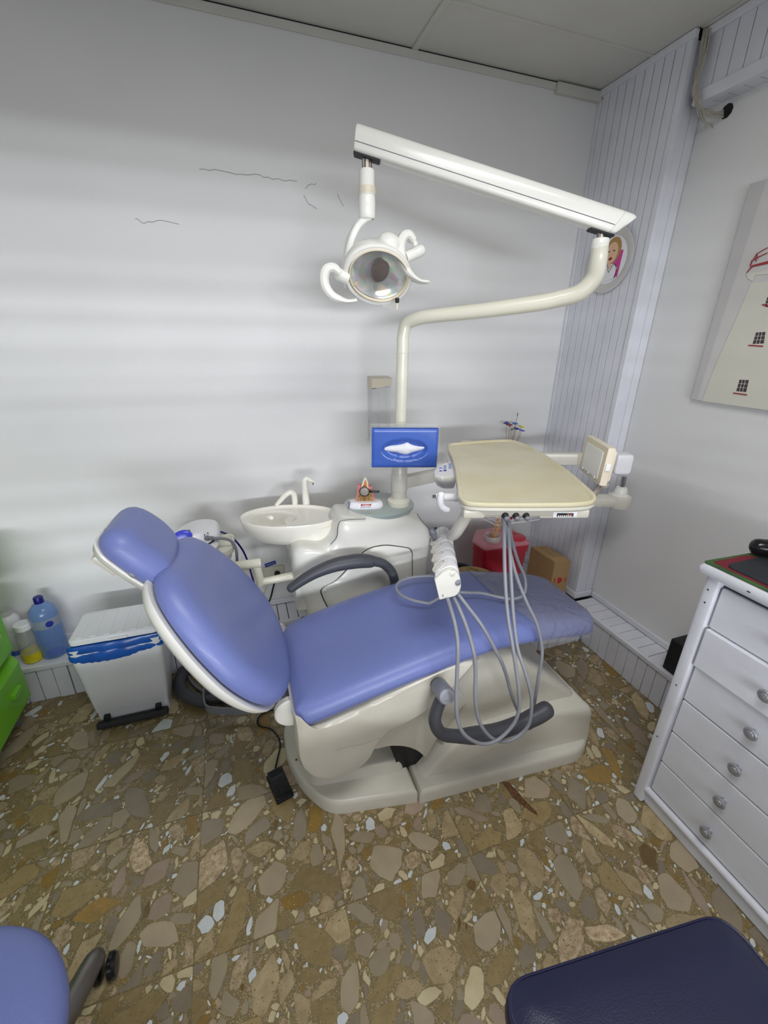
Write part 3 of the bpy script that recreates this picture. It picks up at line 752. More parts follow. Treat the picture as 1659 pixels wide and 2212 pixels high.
# taps: rinse spout leaning over the bowl, cup filler standing upright
tpA = [onz(637, 1091, .795), ony(636, 1078, 1.75), ony(628, 1064, 1.75), ony(618, 1066, 1.75), ony(605, 1080, 1.75), ony(594, 1095, 1.745)]
q0 = onz(637, 1091, .795); yA = q0.y
tpA = [V(q0.x, yA, .785)]+[ony(px, py, yA) for px, py in ((636.5, 1078), (634, 1067), (626, 1063.5), (617, 1069), (604, 1083), (596, 1092))]
tA = obj('rinse_spout', MBm().tube(tpA, [.0135, .0135, .013, .0125, .012, .010, .0075], n=14, sub=5), 'porcelain', un)
obj('nozzle', MBm().tube([tpA[-1], tpA[-1]+(tpA[-1]-tpA[-2]).normalized()*.012], .005, n=12, sub=1), 'jar', tA)
q0 = onz(662, 1090, .795); yB = q0.y
tpB = [V(q0.x, yB, .785)]+[ony(px, py, yB) for px, py in ((660, 1070), (658, 1045), (659, 1036), (664, 1034), (672, 1038), (678, 1040))]
tB = obj('cup_filler', MBm().tube(tpB, [.018, .0155, .0125, .0115, .0105, .009, .007], n=14, sub=5), 'porcelain', un)
q = ony(676, 1043, yB); obj('nozzle', MBm().lathe(q+V(0, 0, .006), (0, 0, -1), [(.0045, 0), (.0045, .008), (.003, .009), (.003, .014), (.001, .016)], 12), 'chrome', tB)
for q in (tpA[0], tpB[0]):
    obj('lime_ring', MBm().lathe((q.x, q.y, BZ-.0105), (0, 0, 1), [(.017, 0), (.0165, .0015), (.012, .002)], 20), 'yellow_tray', bs)
# glass worktop disc
DC = (.537, 1.635)
DO = ell(DC[0], DC[1], .150, .135, R(-15), 44)
obj('glass_shelf', MBm().pad(DO, [(.05, .765), (.5, .77), (.75, .785), (.9, .805), (.98, .825), (1, .832), (1, .837), (.985, .8385)], XY()), 'glassgrey', un)
obj('seam', MBm().tube([ony(px, py, 1.50) for px, py in ((714, 1176), (727, 1160), (730, 1138), (735, 1126), (750, 1123), (790, 1121))], .0015, n=6), 'dark_gap', un)
obj('suction_arm_socket', MBm().lathe(ony(640, 1200, 1.60), (-1, 0, 0), [(.02, 0), (.02, .02), (.016, .024)], 16), 'cream', un)

# ============================================================ OPERATING LIGHT on its post
PXc, PYc = .613, 1.60
li = thing('operating_light', 'ivory operating lamp hanging from a tall post and long sloping beam', 'dental lamp', (PXc, PYc, .838))
obj('post_base', MBm().lathe((PXc, PYc, .836), (0, 0, 1), [(.046, 0), (.048, .004), (.048, .022), (.042, .028), (.034, .03), (.034, .034)], 30), 'ivory_paint', li)
obj('post_sleeve', MBm().lathe((PXc, PYc, .866), (0, 0, 1), [(.0315, 0), (.0325, .004), (.0325, .145), (.031, .148), (.0315, .151), (.0315, .165), (.028, .168)], 30), 'cream2', li)
ze = ony(868, 690, PYc).z
elb = V(PXc, PYc, ze)
A1 = ony(1215, 648, 1.27); A2 = ony(1296, 540, 1.20)
dirA = (A1-elb).normalized()
pp = [V(PXc, PYc, 1.03), V(PXc, PYc, 1.25), V(PXc, PYc, ze-.11), V(PXc, PYc, ze-.055), elb+V(.012, -.005, -.014), elb+dirA*.06+V(0, 0, -.002), elb+dirA*.12, elb.lerp(A1, .5), elb.lerp(A1, .85)]
pp[7].z -= .002
end = [A1+V(-.01, .008, .004), A1+V(.035, -.03, .020), ony(1283, 600, 1.215), ony(1293, 560, 1.20), ony(1296, 528, 1.20)]
obj('post_arm', MBm().tube(pp+end, [.0225, .0225, .0225, .0225, .023, .023, .0235, .0245, .0255, .0255, .0262, .0262, .025, .0235], n=20, sub=7), 'ivory_paint', li)
q = ony(869, 762, PYc); obj('collar', MBm().lathe((PXc, PYc, q.z-.002), (0, 0, 1), [(.0232, 0), (.0238, .001), (.0238, .004), (.0232, .005)], 24), 'ivory_paint', li)
# beam
BL, BRt = V(.405, 1.44, 0), V(1.165, 1.195, 0)
l1 = ony(768, 302, BL.y); r1 = ony(1342, 488, BRt.y)
bx_ = (r1-l1).normalized(); hy = V(-bx_.y, bx_.x, 0).normalized()          # horizontal across the beam
bu = bx_.cross(hy); bu = bu if bu.z > 0 else -bu
sec = rpoly([(-.026, -.030), (.026, -.030), (.026, .016), (.017, .034), (-.017, .034), (-.026, .016)], [.010, .010, .006, .012, .012, .006], 3)
def bsec(p, sc=1.0, tilt=0): return [p+hy*(y*sc)+bu*(z*sc)+bx_*(tilt*z) for y, z in sec]
L_ = (r1-l1).length
beam = obj('beam', MBm().loft([bsec(l1, .93, -.1), bsec(l1+bx_*.004, 1, -.1), bsec(r1-bx_*.022, 1, .35), bsec(r1-bx_*.002, .98, .6), bsec(r1+bx_*.006, .86, .7)]), 'lampwhite', li)
for y in (-.0263, .0263): obj('beam_groove', MBm().tube([l1+hy*y+bu*-.010+bx_*.002, r1-bx_*.03+hy*y+bu*-.010], .0012, n=6, sub=1), 'midgrey', beam)
obj('end_joint', MBm().loft([bsec(r1-bx_*.024, 1.003, .4), bsec(r1-bx_*.0232, 1.003, .4)]), 'midgrey', beam)
# bottom slots and joint bars
def joint(p_top, p_bot):
    obj('slot', MBm().box(p_top+bu*-.002, (.075, .032, .006), Matrix((bx_, hy, bu)).transposed(), .001), 'matte_black', li)
    for s in (-1, 1): obj('joint_plate', MBm().tube([p_top+hy*0+V(1, 0, 0)*s*.0095+V(0, 0, .01), V(p_bot.x+s*.0095, p_bot.y, p_bot.z)], .005, n=8, sub=1), 'gunmetal', li)
    obj('joint_plate', MBm().tube([p_top+V(0, 0, .01), p_bot], .0055, n=8, sub=1), 'beige', li)
jl = l1+bx_*.040+bu*-.030; jr = r1-bx_*.052+bu*-.030
LY_ = jl.y
hx, hyy = jl.x, jl.y
zc = [ony(808, py, hyy).z for py in (370, 388, 408, 424, 470)]
joint(jl, V(hx, hyy, zc[0]-.005)); joint(jr, V(A2.x, A2.y, A2.z+.008))
obj('arm_cap', MBm().lathe((ony(1296, 530, 1.20)), (0, 0, 1), [(.0238, -.01), (.0245, -.002), (.0245, .012), (.022, .017), (.002, .018)], 22), 'lampwhite', li)
lx0 = ony(808, 420, hyy).x
obj('swivel', MBm().lathe((hx, hyy, 0), (0, 0, 1), [(.0, zc[0]+.003), (.019, zc[0]+.002), (.022, zc[0]-.003), (.0225, zc[2]+.002), (.024, zc[2]), (.0245, zc[3]+.001), (.0225, zc[3]-.001), (.024, zc[3]-.006), (.0245, zc[4]), (.021, zc[4]-.006), (.02, zc[4]-.004), (.001, zc[4]-.004)], 26), 'lampwhite', li)
obj('swivel_band', MBm().lathe((hx, hyy, 0), (0, 0, 1), [(.0225, zc[2]+.003), (.0250, zc[2]+.002), (.0253, zc[3]+.003), (.0225, zc[3]+.001)], 26, caps=(False, False)), 'beige', li)
# yoke from swivel to the head, flat curved bar
yk = [(802, 468, hyy), (786, 476, hyy+.01), (770, 492, hyy+.02), (757, 520, hyy+.025), (750, 555, hyy+.025), (748, 590, hyy+.01), (753, 615, hyy-.005)]
mb = MBm(); PTS = catmull([ony(*p) for p in yk], 6); rings = []
for i, p in enumerate(PTS):
    T = (PTS[min(i+1, len(PTS)-1)]-PTS[max(i-1, 0)]).normalized(); s_ = V(0, 1, 0); s_ = (s_-T*s_.dot(T)).normalized(); n_ = T.cross(s_)
    ww = .021; th = .010
    rings.append([p+s_*ww*a+n_*th*b for a, b in ((-1, -.6), (-.8, -1), (.8, -1), (1, -.6), (1, .6), (.8, 1), (-.8, 1), (-1, .6))])
mb.loft(rings); obj('yoke', mb, 'lampwhite', li)
# lamp head: dish facing the patient (toward camera, down)
LC = ony(816, 592, hyy-.03)
LN = V(-.06, -.82, -.62).normalized(); LR = V(.98, -.10, 0); LR = (LR-LN*LR.dot(LN)).normalized(); LU = LR.cross(LN)
LU = LU if LU.z > 0 else -LU
rl = R(-22); LR, LU = LR*math.cos(rl)+LU*math.sin(rl), LU*math.cos(rl)-LR*math.sin(rl)
def lmap(u, v, h): return LC+(LR*u+LU*v+LN*h)*1.24
ho_ = ell(0, 0, .088, .072, 0, 48)
hd = obj('lamp_head', MBm().pad(ho_, [(.02, -.075), (.3, -.073), (.6, -.062), (.84, -.040), (.96, -.018), (1, .004), (.995, .010), (.96, .014), (.88, .014), (.865, .010)], lmap, caps=(True, False)), 'lampwhite', li)
obj('reflector', MBm().pad(ell(.002, .004, .072, .057, 0, 48), [(1.05, .006), (.99, .004), (.85, -.012), (.6, -.030), (.35, -.040), (.02, -.042)], lmap, caps=(False, True)), 'facets', hd)
obj('lens_ring', MBm().pad(ell(0, .002, .0765, .0615, 0, 48), [(1.0, .013), (1.01, .0165), (.97, .0175), (.94, .015), (.93, .010)], lmap, caps=(False, False)), 'lens_rim', hd)
obj('bulb_shield', MBm().pad(ell(.002, .008, .0235, .0285, 0, 28), [(.6, -.03), (.85, -.01), (.95, .0), (.8, .008), (.4, .011), (.02, .012)], lmap), 'bulb', hd)
obj('lens', MBm().pad(ell(0, .002, .0735, .0585, 0, 40), [(1, .014), (.7, .0185), (.35, .0205), (.02, .021)], lmap, caps=(False, True)), 'lens', hd)
obj('lens_clip', MBm().box(lmap(-.045, -.036, .016), (.010, .012, .004), Matrix((LR, LU, LN)).transposed(), .001), 'yellow_tray', hd)
obj('lamp_dome', MBm().lathe(lmap(.005, .055, -.03), LU*.9-LN*.35, [(.036, -.01), (.036, .012), (.033, .022), (.024, .031), (.012, .036), (.001, .037)], 26), 'lampwhite', hd)
obj('switch_box', MBm().box(lmap(.068, -.060, -.012), (.040, .030, .030), Matrix((LR, LU, LN)).transposed(), .003), 'lampwhite', hd)
q = ony(858, 650, hyy-.04)
sw = obj('switch', MBm().lathe(q, (0, 0, -1), [(.0065, -.008), (.0065, .003), (.004, .006)], 12), 'matte_black', hd)
obj('switch_lever', MBm().tube([q+V(0, 0, -.004), q+V(0, 0, -.024)], .0030, n=8, sub=1), 'beige', sw)
# pivots and curved handles on both sides
def handle(piv, path, cap, yv):
    a, b = ony(*piv[0]), ony(*piv[1])
    obj('handle_pivot', MBm().tube([a, b], .0165, n=18, sub=1), 'lampwhite', li)
    obj('handle_knob', MBm().tube([b+(b-a).normalized()*.001, b+(b-a).normalized()*cap], [.0175, .0165], n=18, sub=1, round_ends=True), 'lampwhite', li)
    PT = catmull([ony(px, py, yv) for px, py in path], 6); rings = []
    for i, p in enumerate(PT):
        T = (PT[min(i+1, len(PT)-1)]-PT[max(i-1, 0)]).normalized(); s_ = V(0, 1, 0); s_ = (s_-T*s_.dot(T)).normalized(); n_ = T.cross(s_)
        k = min(1, .45+.55*(1-abs(2*i/len(PT)-.7)**2)); ww = .018; th = .0125*max(.45, k)
        rings.append([p+s_*ww*a_+n_*th*b_ for a_, b_ in ((-1, -.5), (-.7, -1), (.7, -1), (1, -.5), (1, .5), (.7, 1), (-.7, 1), (-1, .5))])
    obj('handle', MBm().loft(rings), 'lampwhite', li)
yh = hyy-.03
handle([(752, 602, yh), (735, 594, yh)], [(732, 590), (720, 579), (705, 582), (699, 600), (703, 620), (716, 638), (736, 648), (752, 651), (768, 649)], .006, yh-.012)
handle([(876, 556, yh), (900, 545, yh)], [(892, 520), (882, 508), (870, 512), (864, 530), (866, 556), (874, 578), (888, 596), (905, 607), (922, 609)], .016, yh-.022)
obj('handle_bracket', MBm().tube([ony(888, 512, yh), ony(898, 530, yh)], .010, n=10, sub=1, sq=.8), 'lampwhite', li)
obj('handle_bracket', MBm().tube([ony(728, 584, yh), ony(740, 596, yh)], .010, n=10, sub=1, sq=.8), 'lampwhite', li)

# ============================================================ INSTRUMENT TABLE
TZ = 1.10
it = thing('instrument_table', 'ivory instrument table with yellowed tray top on an arm over the chair', 'instrument tray', (PXc, PYc, .95))
tp = [(967, 957), (1040, 950.5), (1105, 948), (1140, 960), (1190, 988), (1240, 1024), (1275, 1055), (1290, 1070), (1284, 1083), (1240, 1087), (1140, 1088), (1040, 1087), (1003, 1084), (991, 1072), (987, 1040), (984, 1010), (978, 990), (969, 972)]
T2 = rpoly([(q.x, q.y) for q in (onz(px, py, TZ) for px, py in tp)], [.03, .1, .04, .08, .2, .2, .1, .03, .03, .05, .1, .1, .03, .03, .1, .1, .05, .04], 4)
tcen = (.83, 1.18)
def tinset(O, ins):
    O = [Vector(p) for p in O]; N = len(O); out = []
    for i in range(N):
        t = (O[(i+1) % N]-O[i-1]); t = t.normalized() if t.length > 1e-6 else Vector((1, 0)); nn = Vector((-t.y, t.x))
        if nn.dot(Vector(tcen)-O[i]) < 0: nn = -nn
        out.append(O[i]+nn*ins)
    return out
def tl(levels, mapz=0): return [[V(p.x, p.y, TZ+h) for p in tinset(T2, i)] for i, h in levels]
tray = obj('tray_top', MBm().loft(tl([(.010, -.014), (.001, -.012), (-.001, -.008), (0, -.002), (.003, .0), (.008, .0), (.012, -.003), (.015, -.0075), (.02, -.008)])), 'yellow_tray', it)
obj('table_body', MBm().loft(tl([(.024, -.046), (.015, -.044), (.009, -.038), (.007, -.025), (.002, -.024), (.0, -.021), (.001, -.013), (.01, -.0125)])), 'cream2', it)
# front recess with three hose fittings, two cheeks and the gauge
f0, f1 = onz(1003, 1084, TZ), onz(1283, 1083, TZ)
fd = (f1-f0); fd.z = 0; fl_ = fd.length; fd.normalize(); fn = V(fd.y, -fd.x, 0)   # fn points to the viewer
def fr(u, d, z): return V(f0.x, f0.y, TZ+z)+fd*(u*fl_)+fn*d
def fbox(u0, u1, d0, d1, z0, z1, bev=.003):
    c = fr((u0+u1)/2, (d0+d1)/2, (z0+z1)/2); return MBm().box(c, ((u1-u0)*fl_, d1-d0, z1-z0), Matrix((fd, fn, V(0, 0, 1))).transposed(), bev)
obj('front_cheek', fbox(.0, .17, -.02, .003, -.048, -.024, .006), 'cream2', it)
obj('front_recess', fbox(.165, .60, -.018, -.003, -.046, -.025, .001), 'cream2', it)
obj('front_cheek', fbox(.59, .985, -.02, .003, -.049, -.024, .006), 'cream2', it)
gz = obj('gauge_frame', fbox(.69, .88, -.002, .007, -.044, -.027, .002), 'white_pl', it)
obj('gauge_dial', fbox(.72, .85, .004, .0075, -.041, -.031, .0005), 'matte_black', gz)
for k in range(7): obj('dial_mark', fbox(.729+k*.016, .738+k*.016, .0072, .0079, -.0405, -.037, 0), 'white_pl', gz)
obj('dial_mark', fbox(.80, .815, .0072, .0079, -.036, -.033, 0), 'gold', gz); obj('dial_mark', fbox(.82, .842, .0072, .0079, -.036, -.033, 0), 'red_paint', gz)
for px in (1092, 1115, 1137):
    u = (px-1003)/280
    f = obj('hose_fitting', MBm().lathe(fr(u, -.004, -.034), fn+V(.15, 0, -.5), [(.0095, 0), (.0095, .010), (.0085, .013), (.007, .015), (.007, .019)], 14), 'matte_black', it)
    obj('fitting_tip', MBm().lathe(fr(u, -.004, -.034)+(fn+V(.15, 0, -.5)).normalized()*.018, fn+V(.15, 0, -.5), [(.007, 0), (.0075, .003), (.006, .007), (.001, .009)], 14), 'midgrey', f)
obj('blank_cap', MBm().lathe(fr(.275, -.004, -.036), fn, [(.011, 0), (.011, .0018), (.010, .002)], 20), 'cream2', it)
# control panel
cp = [(986, 985), (962, 1000), (945, 1009), (936, 1019), (938, 1028), (952, 1031), (986, 1030)]
cz = TZ-.022
CPo = rpoly([(q.x, q.y) for q in (onz(px, py, cz) for px, py in cp)], [.005, .1, .04, .04, .03, .03, .002], 5)
CPo = [Vector(p) for p in CPo]
cc = sum(CPo, Vector((0, 0)))/len(CPo)
pan = obj('control_panel', MBm().pad(CPo, [(.55, -.055), (.8, -.042), (.96, -.020), (1.0, -.012), (1, -.002), (.985, 0), (.93, .0005)], XY(cz), c=cc+Vector((.03, 0))), 'cream', it)
obj('panel_face', MBm().pad(CPo, [(.93, 0), (.93, .0013)], XY(cz), c=cc), 'white_pl', pan)
for px, py in ((951.5, 1011), (961, 1007), (961, 1011), (961, 1015.5), (972, 1003), (972, 1007), (972, 1011), (961.5, 1017), (952, 1017.5)):
    q = onz(px, py, cz+.0015); obj('button', MBm().pad(ell(q.x, q.y, .0055, .0035, R(-10), 12), [(1, 0), (1, .0012), (.8, .0018)], XY(cz+.0012)), 'blueprint' if py < 1016 else 'darkblueprint', pan)
q = onz(967, 998, cz+.0015); obj('indicator', MBm().pad(ell(q.x, q.y, .004, .003, 0, 10), [(1, 0), (1, .001)], XY(cz+.0012)), 'red_print', pan)
# side handle
hb = onz(990, 1073, TZ-.03); hy_ = hb.y+.02
h1, h2 = ony(987, 1074, hy_), ony(946, 1073, hy_)
hl = obj('brake_handle', MBm().tube([h1, h2], [.012, .011], n=18, sub=1, round_ends=True), 'white_pl', it)
obj('handle_collar', MBm().tube([ony(988, 1074, hy_), ony(983, 1074, hy_)], .0135, n=18, sub=1), 'white_pl', hl)
obj('handle_grip', MBm().tube([ony(px, py, hy_-.012) for px, py in ((953, 1068), (951, 1080), (953, 1092), (960, 1099), (967, 1101))], [.010, .0105, .0105, .010, .0085], n=16, round_ends=True), 'white_pl', hl)
obj('handle_nut', MBm().tube([h2+V(-.008, 0, .002), h2+V(-.018, 0, .002)], .005, n=6, sub=1), 'chrome', hl)
# x-ray film viewer
vBL, vBR, vTR, vTL = ony(1250.5, 1013.5, 1.11), ony(1294, 1051, .945), ony(1314, 967, .95), ony(1265, 939, 1.115)
vx = ((vBR-vBL)+(vTR-vTL)).normalized(); vy = ((vTL-vBL)+(vTR-vBR)); vy = (vy-vx*vy.dot(vx)).normalized(); vn = vx.cross(vy)
vw = ((vBR-vBL).length+(vTR-vTL).length)/2; vh = ((vTL-vBL).length+(vTR-vBR).length)/2; vc = (vBL+vBR+vTR+vTL)/4
if vn.dot(CP-vc) < 0: vn = -vn
VM = Matrix((vx, vy, vn)).transposed()
vw_ = obj('film_viewer', MBm().box(vc-vn*.012, (vw, vh, .023), VM, .004), 'beige', it)
obj('viewer_back', MBm().box(vc-vn*.028, (vw*.9, vh*.86, .016), VM, .010), 'beige', vw_)
obj('viewer_screen', MBm().box(vc+vn*.0002-vy*.002, (vw*.74, vh*.72, .003), VM, .0008), 'screen', vw_)
for k in (-.28, 0, .28): obj('film_clip', MBm().box(vc+vn*.003-vy*(vh*.37)+vx*(k*vw), (.004, .007, .003), VM, .0005), 'white_pl', vw_)
obj('viewer_switch', MBm().box(vc+vx*(vw/2+.001)-vn*.012, (.005, .020, .014), VM, .001), 'white_pl', vw_)
vb = vc-vy*(vh/2)-vn*.025+vx*vw*.25
obj('viewer_hinge', MBm().tube([vb-vx*.03, vb+vx*.028], .012, n=16, sub=1), 'taupe', it)
obj('viewer_bracket', MBm().tube([vb+V(0, 0, .0), vb+V(-.03, -.01, -.035), V(vb.x-.075, vb.y+.0, TZ-.045)], [.014, .014, .012], n=10, sub=3, sq=.6), 'taupe', it)
# delivery arm: stub from the post, long arm, knuckle, shaft, foot
zs = ony(925, 1036, 1.60).z
obj('arm_sleeve', MBm().lathe((PXc, PYc, zs-.035), (0, 0, 1), [(.034, 0), (.035, .003), (.035, .07), (.034, .073)], 28), 'cream2', it)
def flatbar(P, hw, hh, name, par, mt='cream2', bev=.3):
    PT = [Vector(p) for p in P]; rings = []
    for i, p in enumerate(PT):
        T = (PT[min(i+1, len(PT)-1)]-PT[max(i-1, 0)]).normalized(); s_ = V(-T.y, T.x, 0).normalized(); n_ = T.cross(s_)
        rings.append([p+s_*a*hw+n_*b*hh for a, b in ((-1, -.6), (-.9, -.9), (-.6, -1), (.6, -1), (.9, -.9), (1, -.6), (1, .6), (.9, .9), (.6, 1), (-.6, 1), (-.9, .9), (-1, .6))])
    return obj(name, MBm().loft(rings), mt, par)
K1 = V(.98, 1.70, zs)
flatbar([(PXc+.02, PYc, zs), K1], .022, .027, 'arm_stub', it)
obj('arm_knuckle', MBm().lathe((K1.x, K1.y, zs-.032), (0, 0, 1), [(.034, 0), (.036, .004), (.036, .06), (.034, .064), (.02, .066), (.02, .09), (.03, .09), (.03, .16)], 24), 'cream2', it)
K2 = ony(1318, 996, 1.37)
flatbar([(K1.x, K1.y, ony(1120, 985, 1.66).z), ony(1245, 990, 1.50), K2], .024, .028, 'spring_arm', it)
kb = ony(1341, 1000, 1.35)
obj('arm_end_cap', MBm().box(kb, (.075, .070, .092), Euler((0, 0, R(-19))), .018), 'white_pl', it)
s1 = ony(1346, 1030, 1.35); s2 = ony(1345, 1045, 1.35)
sx, sy = s2.x, s2.y
obj('shaft', MBm().lathe((sx, sy, ony(1345, 1048, 1.35).z-.01), (0, 0, 1), [(.011, 0), (.011, .05)], 16), 'chrome', it)
zb = ony(1340, 1060, 1.35).z
obj('shaft_cone', MBm().lathe((sx, sy, zb-.018), (0, 0, 1), [(.036, -.006), (.036, 0), (.028, .006), (.026, .022), (.021, .034), (.012, .037)], 24), 'cream', it)
zf = ony(1335, 1082, 1.35).z
br_end = onz(1195, 1080, zf)
flatbar([V(sx, sy, zf), br_end], .036, .022, 'bottom_bracket', it, 'cream2')
obj('shaft_foot', MBm().pad(ell(sx, sy, .048, .048, 0, 28), [(1, -.024), (1.02, -.018), (1.02, .018), (.98, .024), (.7, .028)], XY(zf)), 'cream2', it)
# handpiece holder: near plate and four slot blocks
plate_px = [(938, 1252.5), (955, 1236), (970, 1229), (983, 1230.5), (993, 1242), (997, 1264), (993, 1278), (985.5, 1287), (948.5, 1296)]
HY0 = .93
PL = [ony(px, py, HY0) for px, py in plate_px]
zc_ = sum(p.z for p in PL)/len(PL)
far = onz(958, 1163, zc_)
haxis = (far-V(sum(p.x for p in PL)/len(PL), HY0, zc_)); hlen = haxis.length; haxis.normalize()
pc = sum(PL, V(0, 0, 0))/len(PL)
q2 = rpoly([(p-pc) for p in PL], [.004, .01, .015, .015, .02, .02, .015, .01, .004], 3)
def hring(d, sc): return [pc+haxis*d+p*sc for p in q2]
holder = obj('handpiece_holder', MBm().loft([hring(-.004, .86), hring(-.003, .95), hring(0, .99), hring(.010, 1.0)]), 'cream', it)
nseg = 5; sl_ = (hlen*2-.02)/nseg*.5
for k in range(nseg):
    d0 = .012+k*sl_*1.0
    seg = [p for p in q2]
    def ring2(d, sc): return [pc+haxis*d+Vector((p.x, p.y, p.z+.006*(1 if p.z > 0 else 0)))*sc for p in q2]
    sg = obj('holder_segment', MBm().loft([ring2(d0, .90), ring2(d0+.002, .95), ring2(d0+sl_*.5, .975), ring2(d0+sl_-.003, .94), ring2(d0+sl_-.001, .90)]), 'white_pl', holder)
    if k < 5:   # sloping scoop that holds a handpiece
        ux = (PL[2]-PL[0]).normalized(); uy = haxis; nl = ux.cross(uy); nl = -nl if nl.z < 0 else nl; cpt = pc+haxis*(d0+sl_*.5)+((PL[0]*.55+PL[2]*.45)-pc)*1.0+nl*.007
        obj('holder_slot', MBm().pad(ell(0, 0, .021, sl_*.36, 0, 20), [(1.08, -.003), (1.06, .002), (.98, .003), (.9, .0015), (.5, -.0015), (.05, -.002)], lambda u, v, h: cpt+ux*u+uy*v+nl*h), 'cream2', holder)
pe = pc+haxis*(.012+nseg*sl_)
obj('holder_end', MBm().loft([hring(.012+nseg*sl_-.002, .9), hring(.012+nseg*sl_+.006, .8)]), 'cream', holder)
for (px, py, r_, mt) in ((977, 1237, .0085, 'cream'), (989, 1258, .0095, 'midgrey'), (956, 1285, .0025, 'chrome')):
    q = ony(px, py, HY0-.003); obj('holder_button', MBm().lathe(q, (0, -1, 0), [(r_, -.002), (r_, .003), (r_*.7, .005), (.001, .0055)], 18), mt, holder)
obj('holder_arm', MBm().tube([onz(1010, 1108, TZ-.06), onz(985, 1150, (TZ-.06+pe.z)/2+.01), pe+V(.012, -.02, .01), pe+V(0, -.04, 0)], [.018, .0175, .017, .016], n=16), 'cream2', it)
# ---- hoses
def hose(P, r=.0054, mt='hose', name='hose', par=it, n=14, sub=7):
    return obj(name, MBm().tube(P, r, n=n, sub=sub, round_ends=True), mt, par)
y_t = fr(.3, 0, 0).y+.02
def hp(L): return [ony(px, py, y) for px, py, y in L]
hose(hp([(1088, 1112, .93), (1089, 1160, .93), (1091, 1250, .90), (1097, 1330, .86), (1108, 1400, .82), (1115, 1447, .80), (1121, 1494, .785), (1121, 1533, .78), (1108, 1566, .775), (1077, 1597, .77), (1043, 1607, .77), (1008, 1591, .77), (989, 1557, .775), (986, 1494, .785), (989, 1400, .80), (983, 1350, .84), (972, 1310, .89), (966, 1290, .935)]))
hose(hp([(1094, 1112, .95), (1100, 1170, .95), (1104, 1250, .92), (1109, 1330, .88), (1118, 1400, .84), (1133, 1447, .81), (1146, 1494, .79), (1148, 1533, .785), (1140, 1569, .78), (1113, 1594, .78), (1082, 1602, .78), (1055, 1588, .78), (1035, 1557, .785), (1027, 1510, .79), (1027, 1439, .80), (1021, 1400, .81), (1008, 1355, .85), (990, 1310, .90), (977, 1286, .945)]))
hose(hp([(1090, 1112, .945), (1096, 1165, .96), (1114, 1240, .95), (1137, 1300, .93), (1160, 1350, .91), (1171, 1408, .895), (1163, 1463, .885), (1155, 1516, .88), (1149, 1550, .875), (1147, 1572, .87), (1138, 1571, .868), (1127, 1552, .868), (1108, 1510, .868), (1090, 1447, .865), (1068, 1400, .86), (1040, 1350, .88), (1010, 1310, .92), (990, 1284, .95)]))
# syringe hose lying across the seat
zt = .655
hose([onz(1098, 1118, TZ-.06), onz(1104, 1160, .95), onz(1118, 1210, .82), onz(1134, 1250, .72), onz(1132, 1282, .675), onz(1112, 1293, .668), onz(1080, 1290, .672), onz(1040, 1281, .682), onz(1005, 1280, .69), onz(960, 1275, .70)])
hose([onz(960, 1246, .70), onz(925, 1244, .695), onz(890, 1247, .69), onz(864, 1256, .685), onz(856, 1270, .682), onz(866, 1285, .68), onz(890, 1296, .68), onz(924, 1303, .675)])
hose([onz(927, 1303, .675), onz(937, 1298, .68), onz(950, 1290, .69)], .0052)
# ---- air-water syringe in the far slot
q = onz(941, 1170, pc.z+.02); q1 = onz(934, 1146, pc.z+.075)
sy = thing('air_water_syringe', 'blue-grey syringe handpiece standing in the far slot of the holder', 'dental syringe', q)
d_ = (q1-q).normalized()
obj('syringe_body', MBm().lathe(q-d_*.02, d_, [(.006, 0), (.0075, .01), (.0085, .03), (.008, .040)], 14), 'chrome', sy)
obj('syringe_head', MBm().tube([q+d_*.018, q+d_*.035, q1+V(0, 0, 0)], [.0085, .0105, .012], n=14, sub=3, round_ends=True), 'midgrey', sy)
for s in (-1, 1): obj('syringe_button', MBm().lathe(q1+V(.004, -.008+.0, .006)+V(.004*s, .003*s, .002), (.3, -.6, .7), [(.0035, 0), (.0035, .004), (.001, .005)], 10), 'black' if s > 0 else 'chrome', sy)
obj('syringe_nozzle', MBm().tube([q1+V(-.008, 0, .002), ony(916, 1131, q1.y+.01), ony(905, 1117, q1.y+.03), ony(901, 1110, q1.y+.04)], .0014, n=6, sub=3), 'gunmetal', sy)

# ============================================================ THINGS ON THE UNIT AND THE WALL
# ---- tissue dispenser strapped to the post
a0 = ony(803, 1010, 1.50); a1 = onz(943, 1010, a0.z); az = ony(806, 926, 1.50).z
tx = (a1-a0).normalized(); tn = V(tx.y, -tx.x, 0); tw, th_ = (a1-a0).length, az-a0.z; tc = (a0+a1)/2+V(0, 0, th_/2)
def tmap(u, v, h): return tc+tx*u+V(0, 0, 1)*v+tn*h
TMx = Matrix((tx, V(0, 0, 1), tn)).transposed()
ts = thing('tissue_dispenser', 'blue tissue dispenser in a clear case fixed to the lamp post', 'tissue box', tmap(0, -th_/2, 0))
nu, nv = 44, 28; rows = []
for j in range(nv+1):
    row = []
    for i in range(nu+1):
        u, v = (i/nu-.5)*tw, (j/nv-.5)*th_
        r = math.hypot(u/(tw*.345), (v+.006)/(th_*.27)); k = min(1, max(0, (1.0-r)/.16)); k = k*k*(3-2*k)
        edge = min(tw/2-abs(u), th_/2-abs(v)); e = min(1, edge/.006)
        aa = (v-(th_*.33+(u/tw)**2*.5*th_))/.004; arc = 0
        row.append(tmap(u, v, -.016*k-.004*(1-e)+(arc*-1)))
    rows.append(row)
back = [[tmap((i/nu-.5)*tw, (-.5)*th_, -.03) for i in range(nu+1)]]+rows+[[tmap((i/nu-.5)*tw, .5*th_, -.03) for i in range(nu+1)]]
obj('front_panel', MBm().loft(back, caps=(False, False), closed=False), 'blue_pl', ts, angle=60)
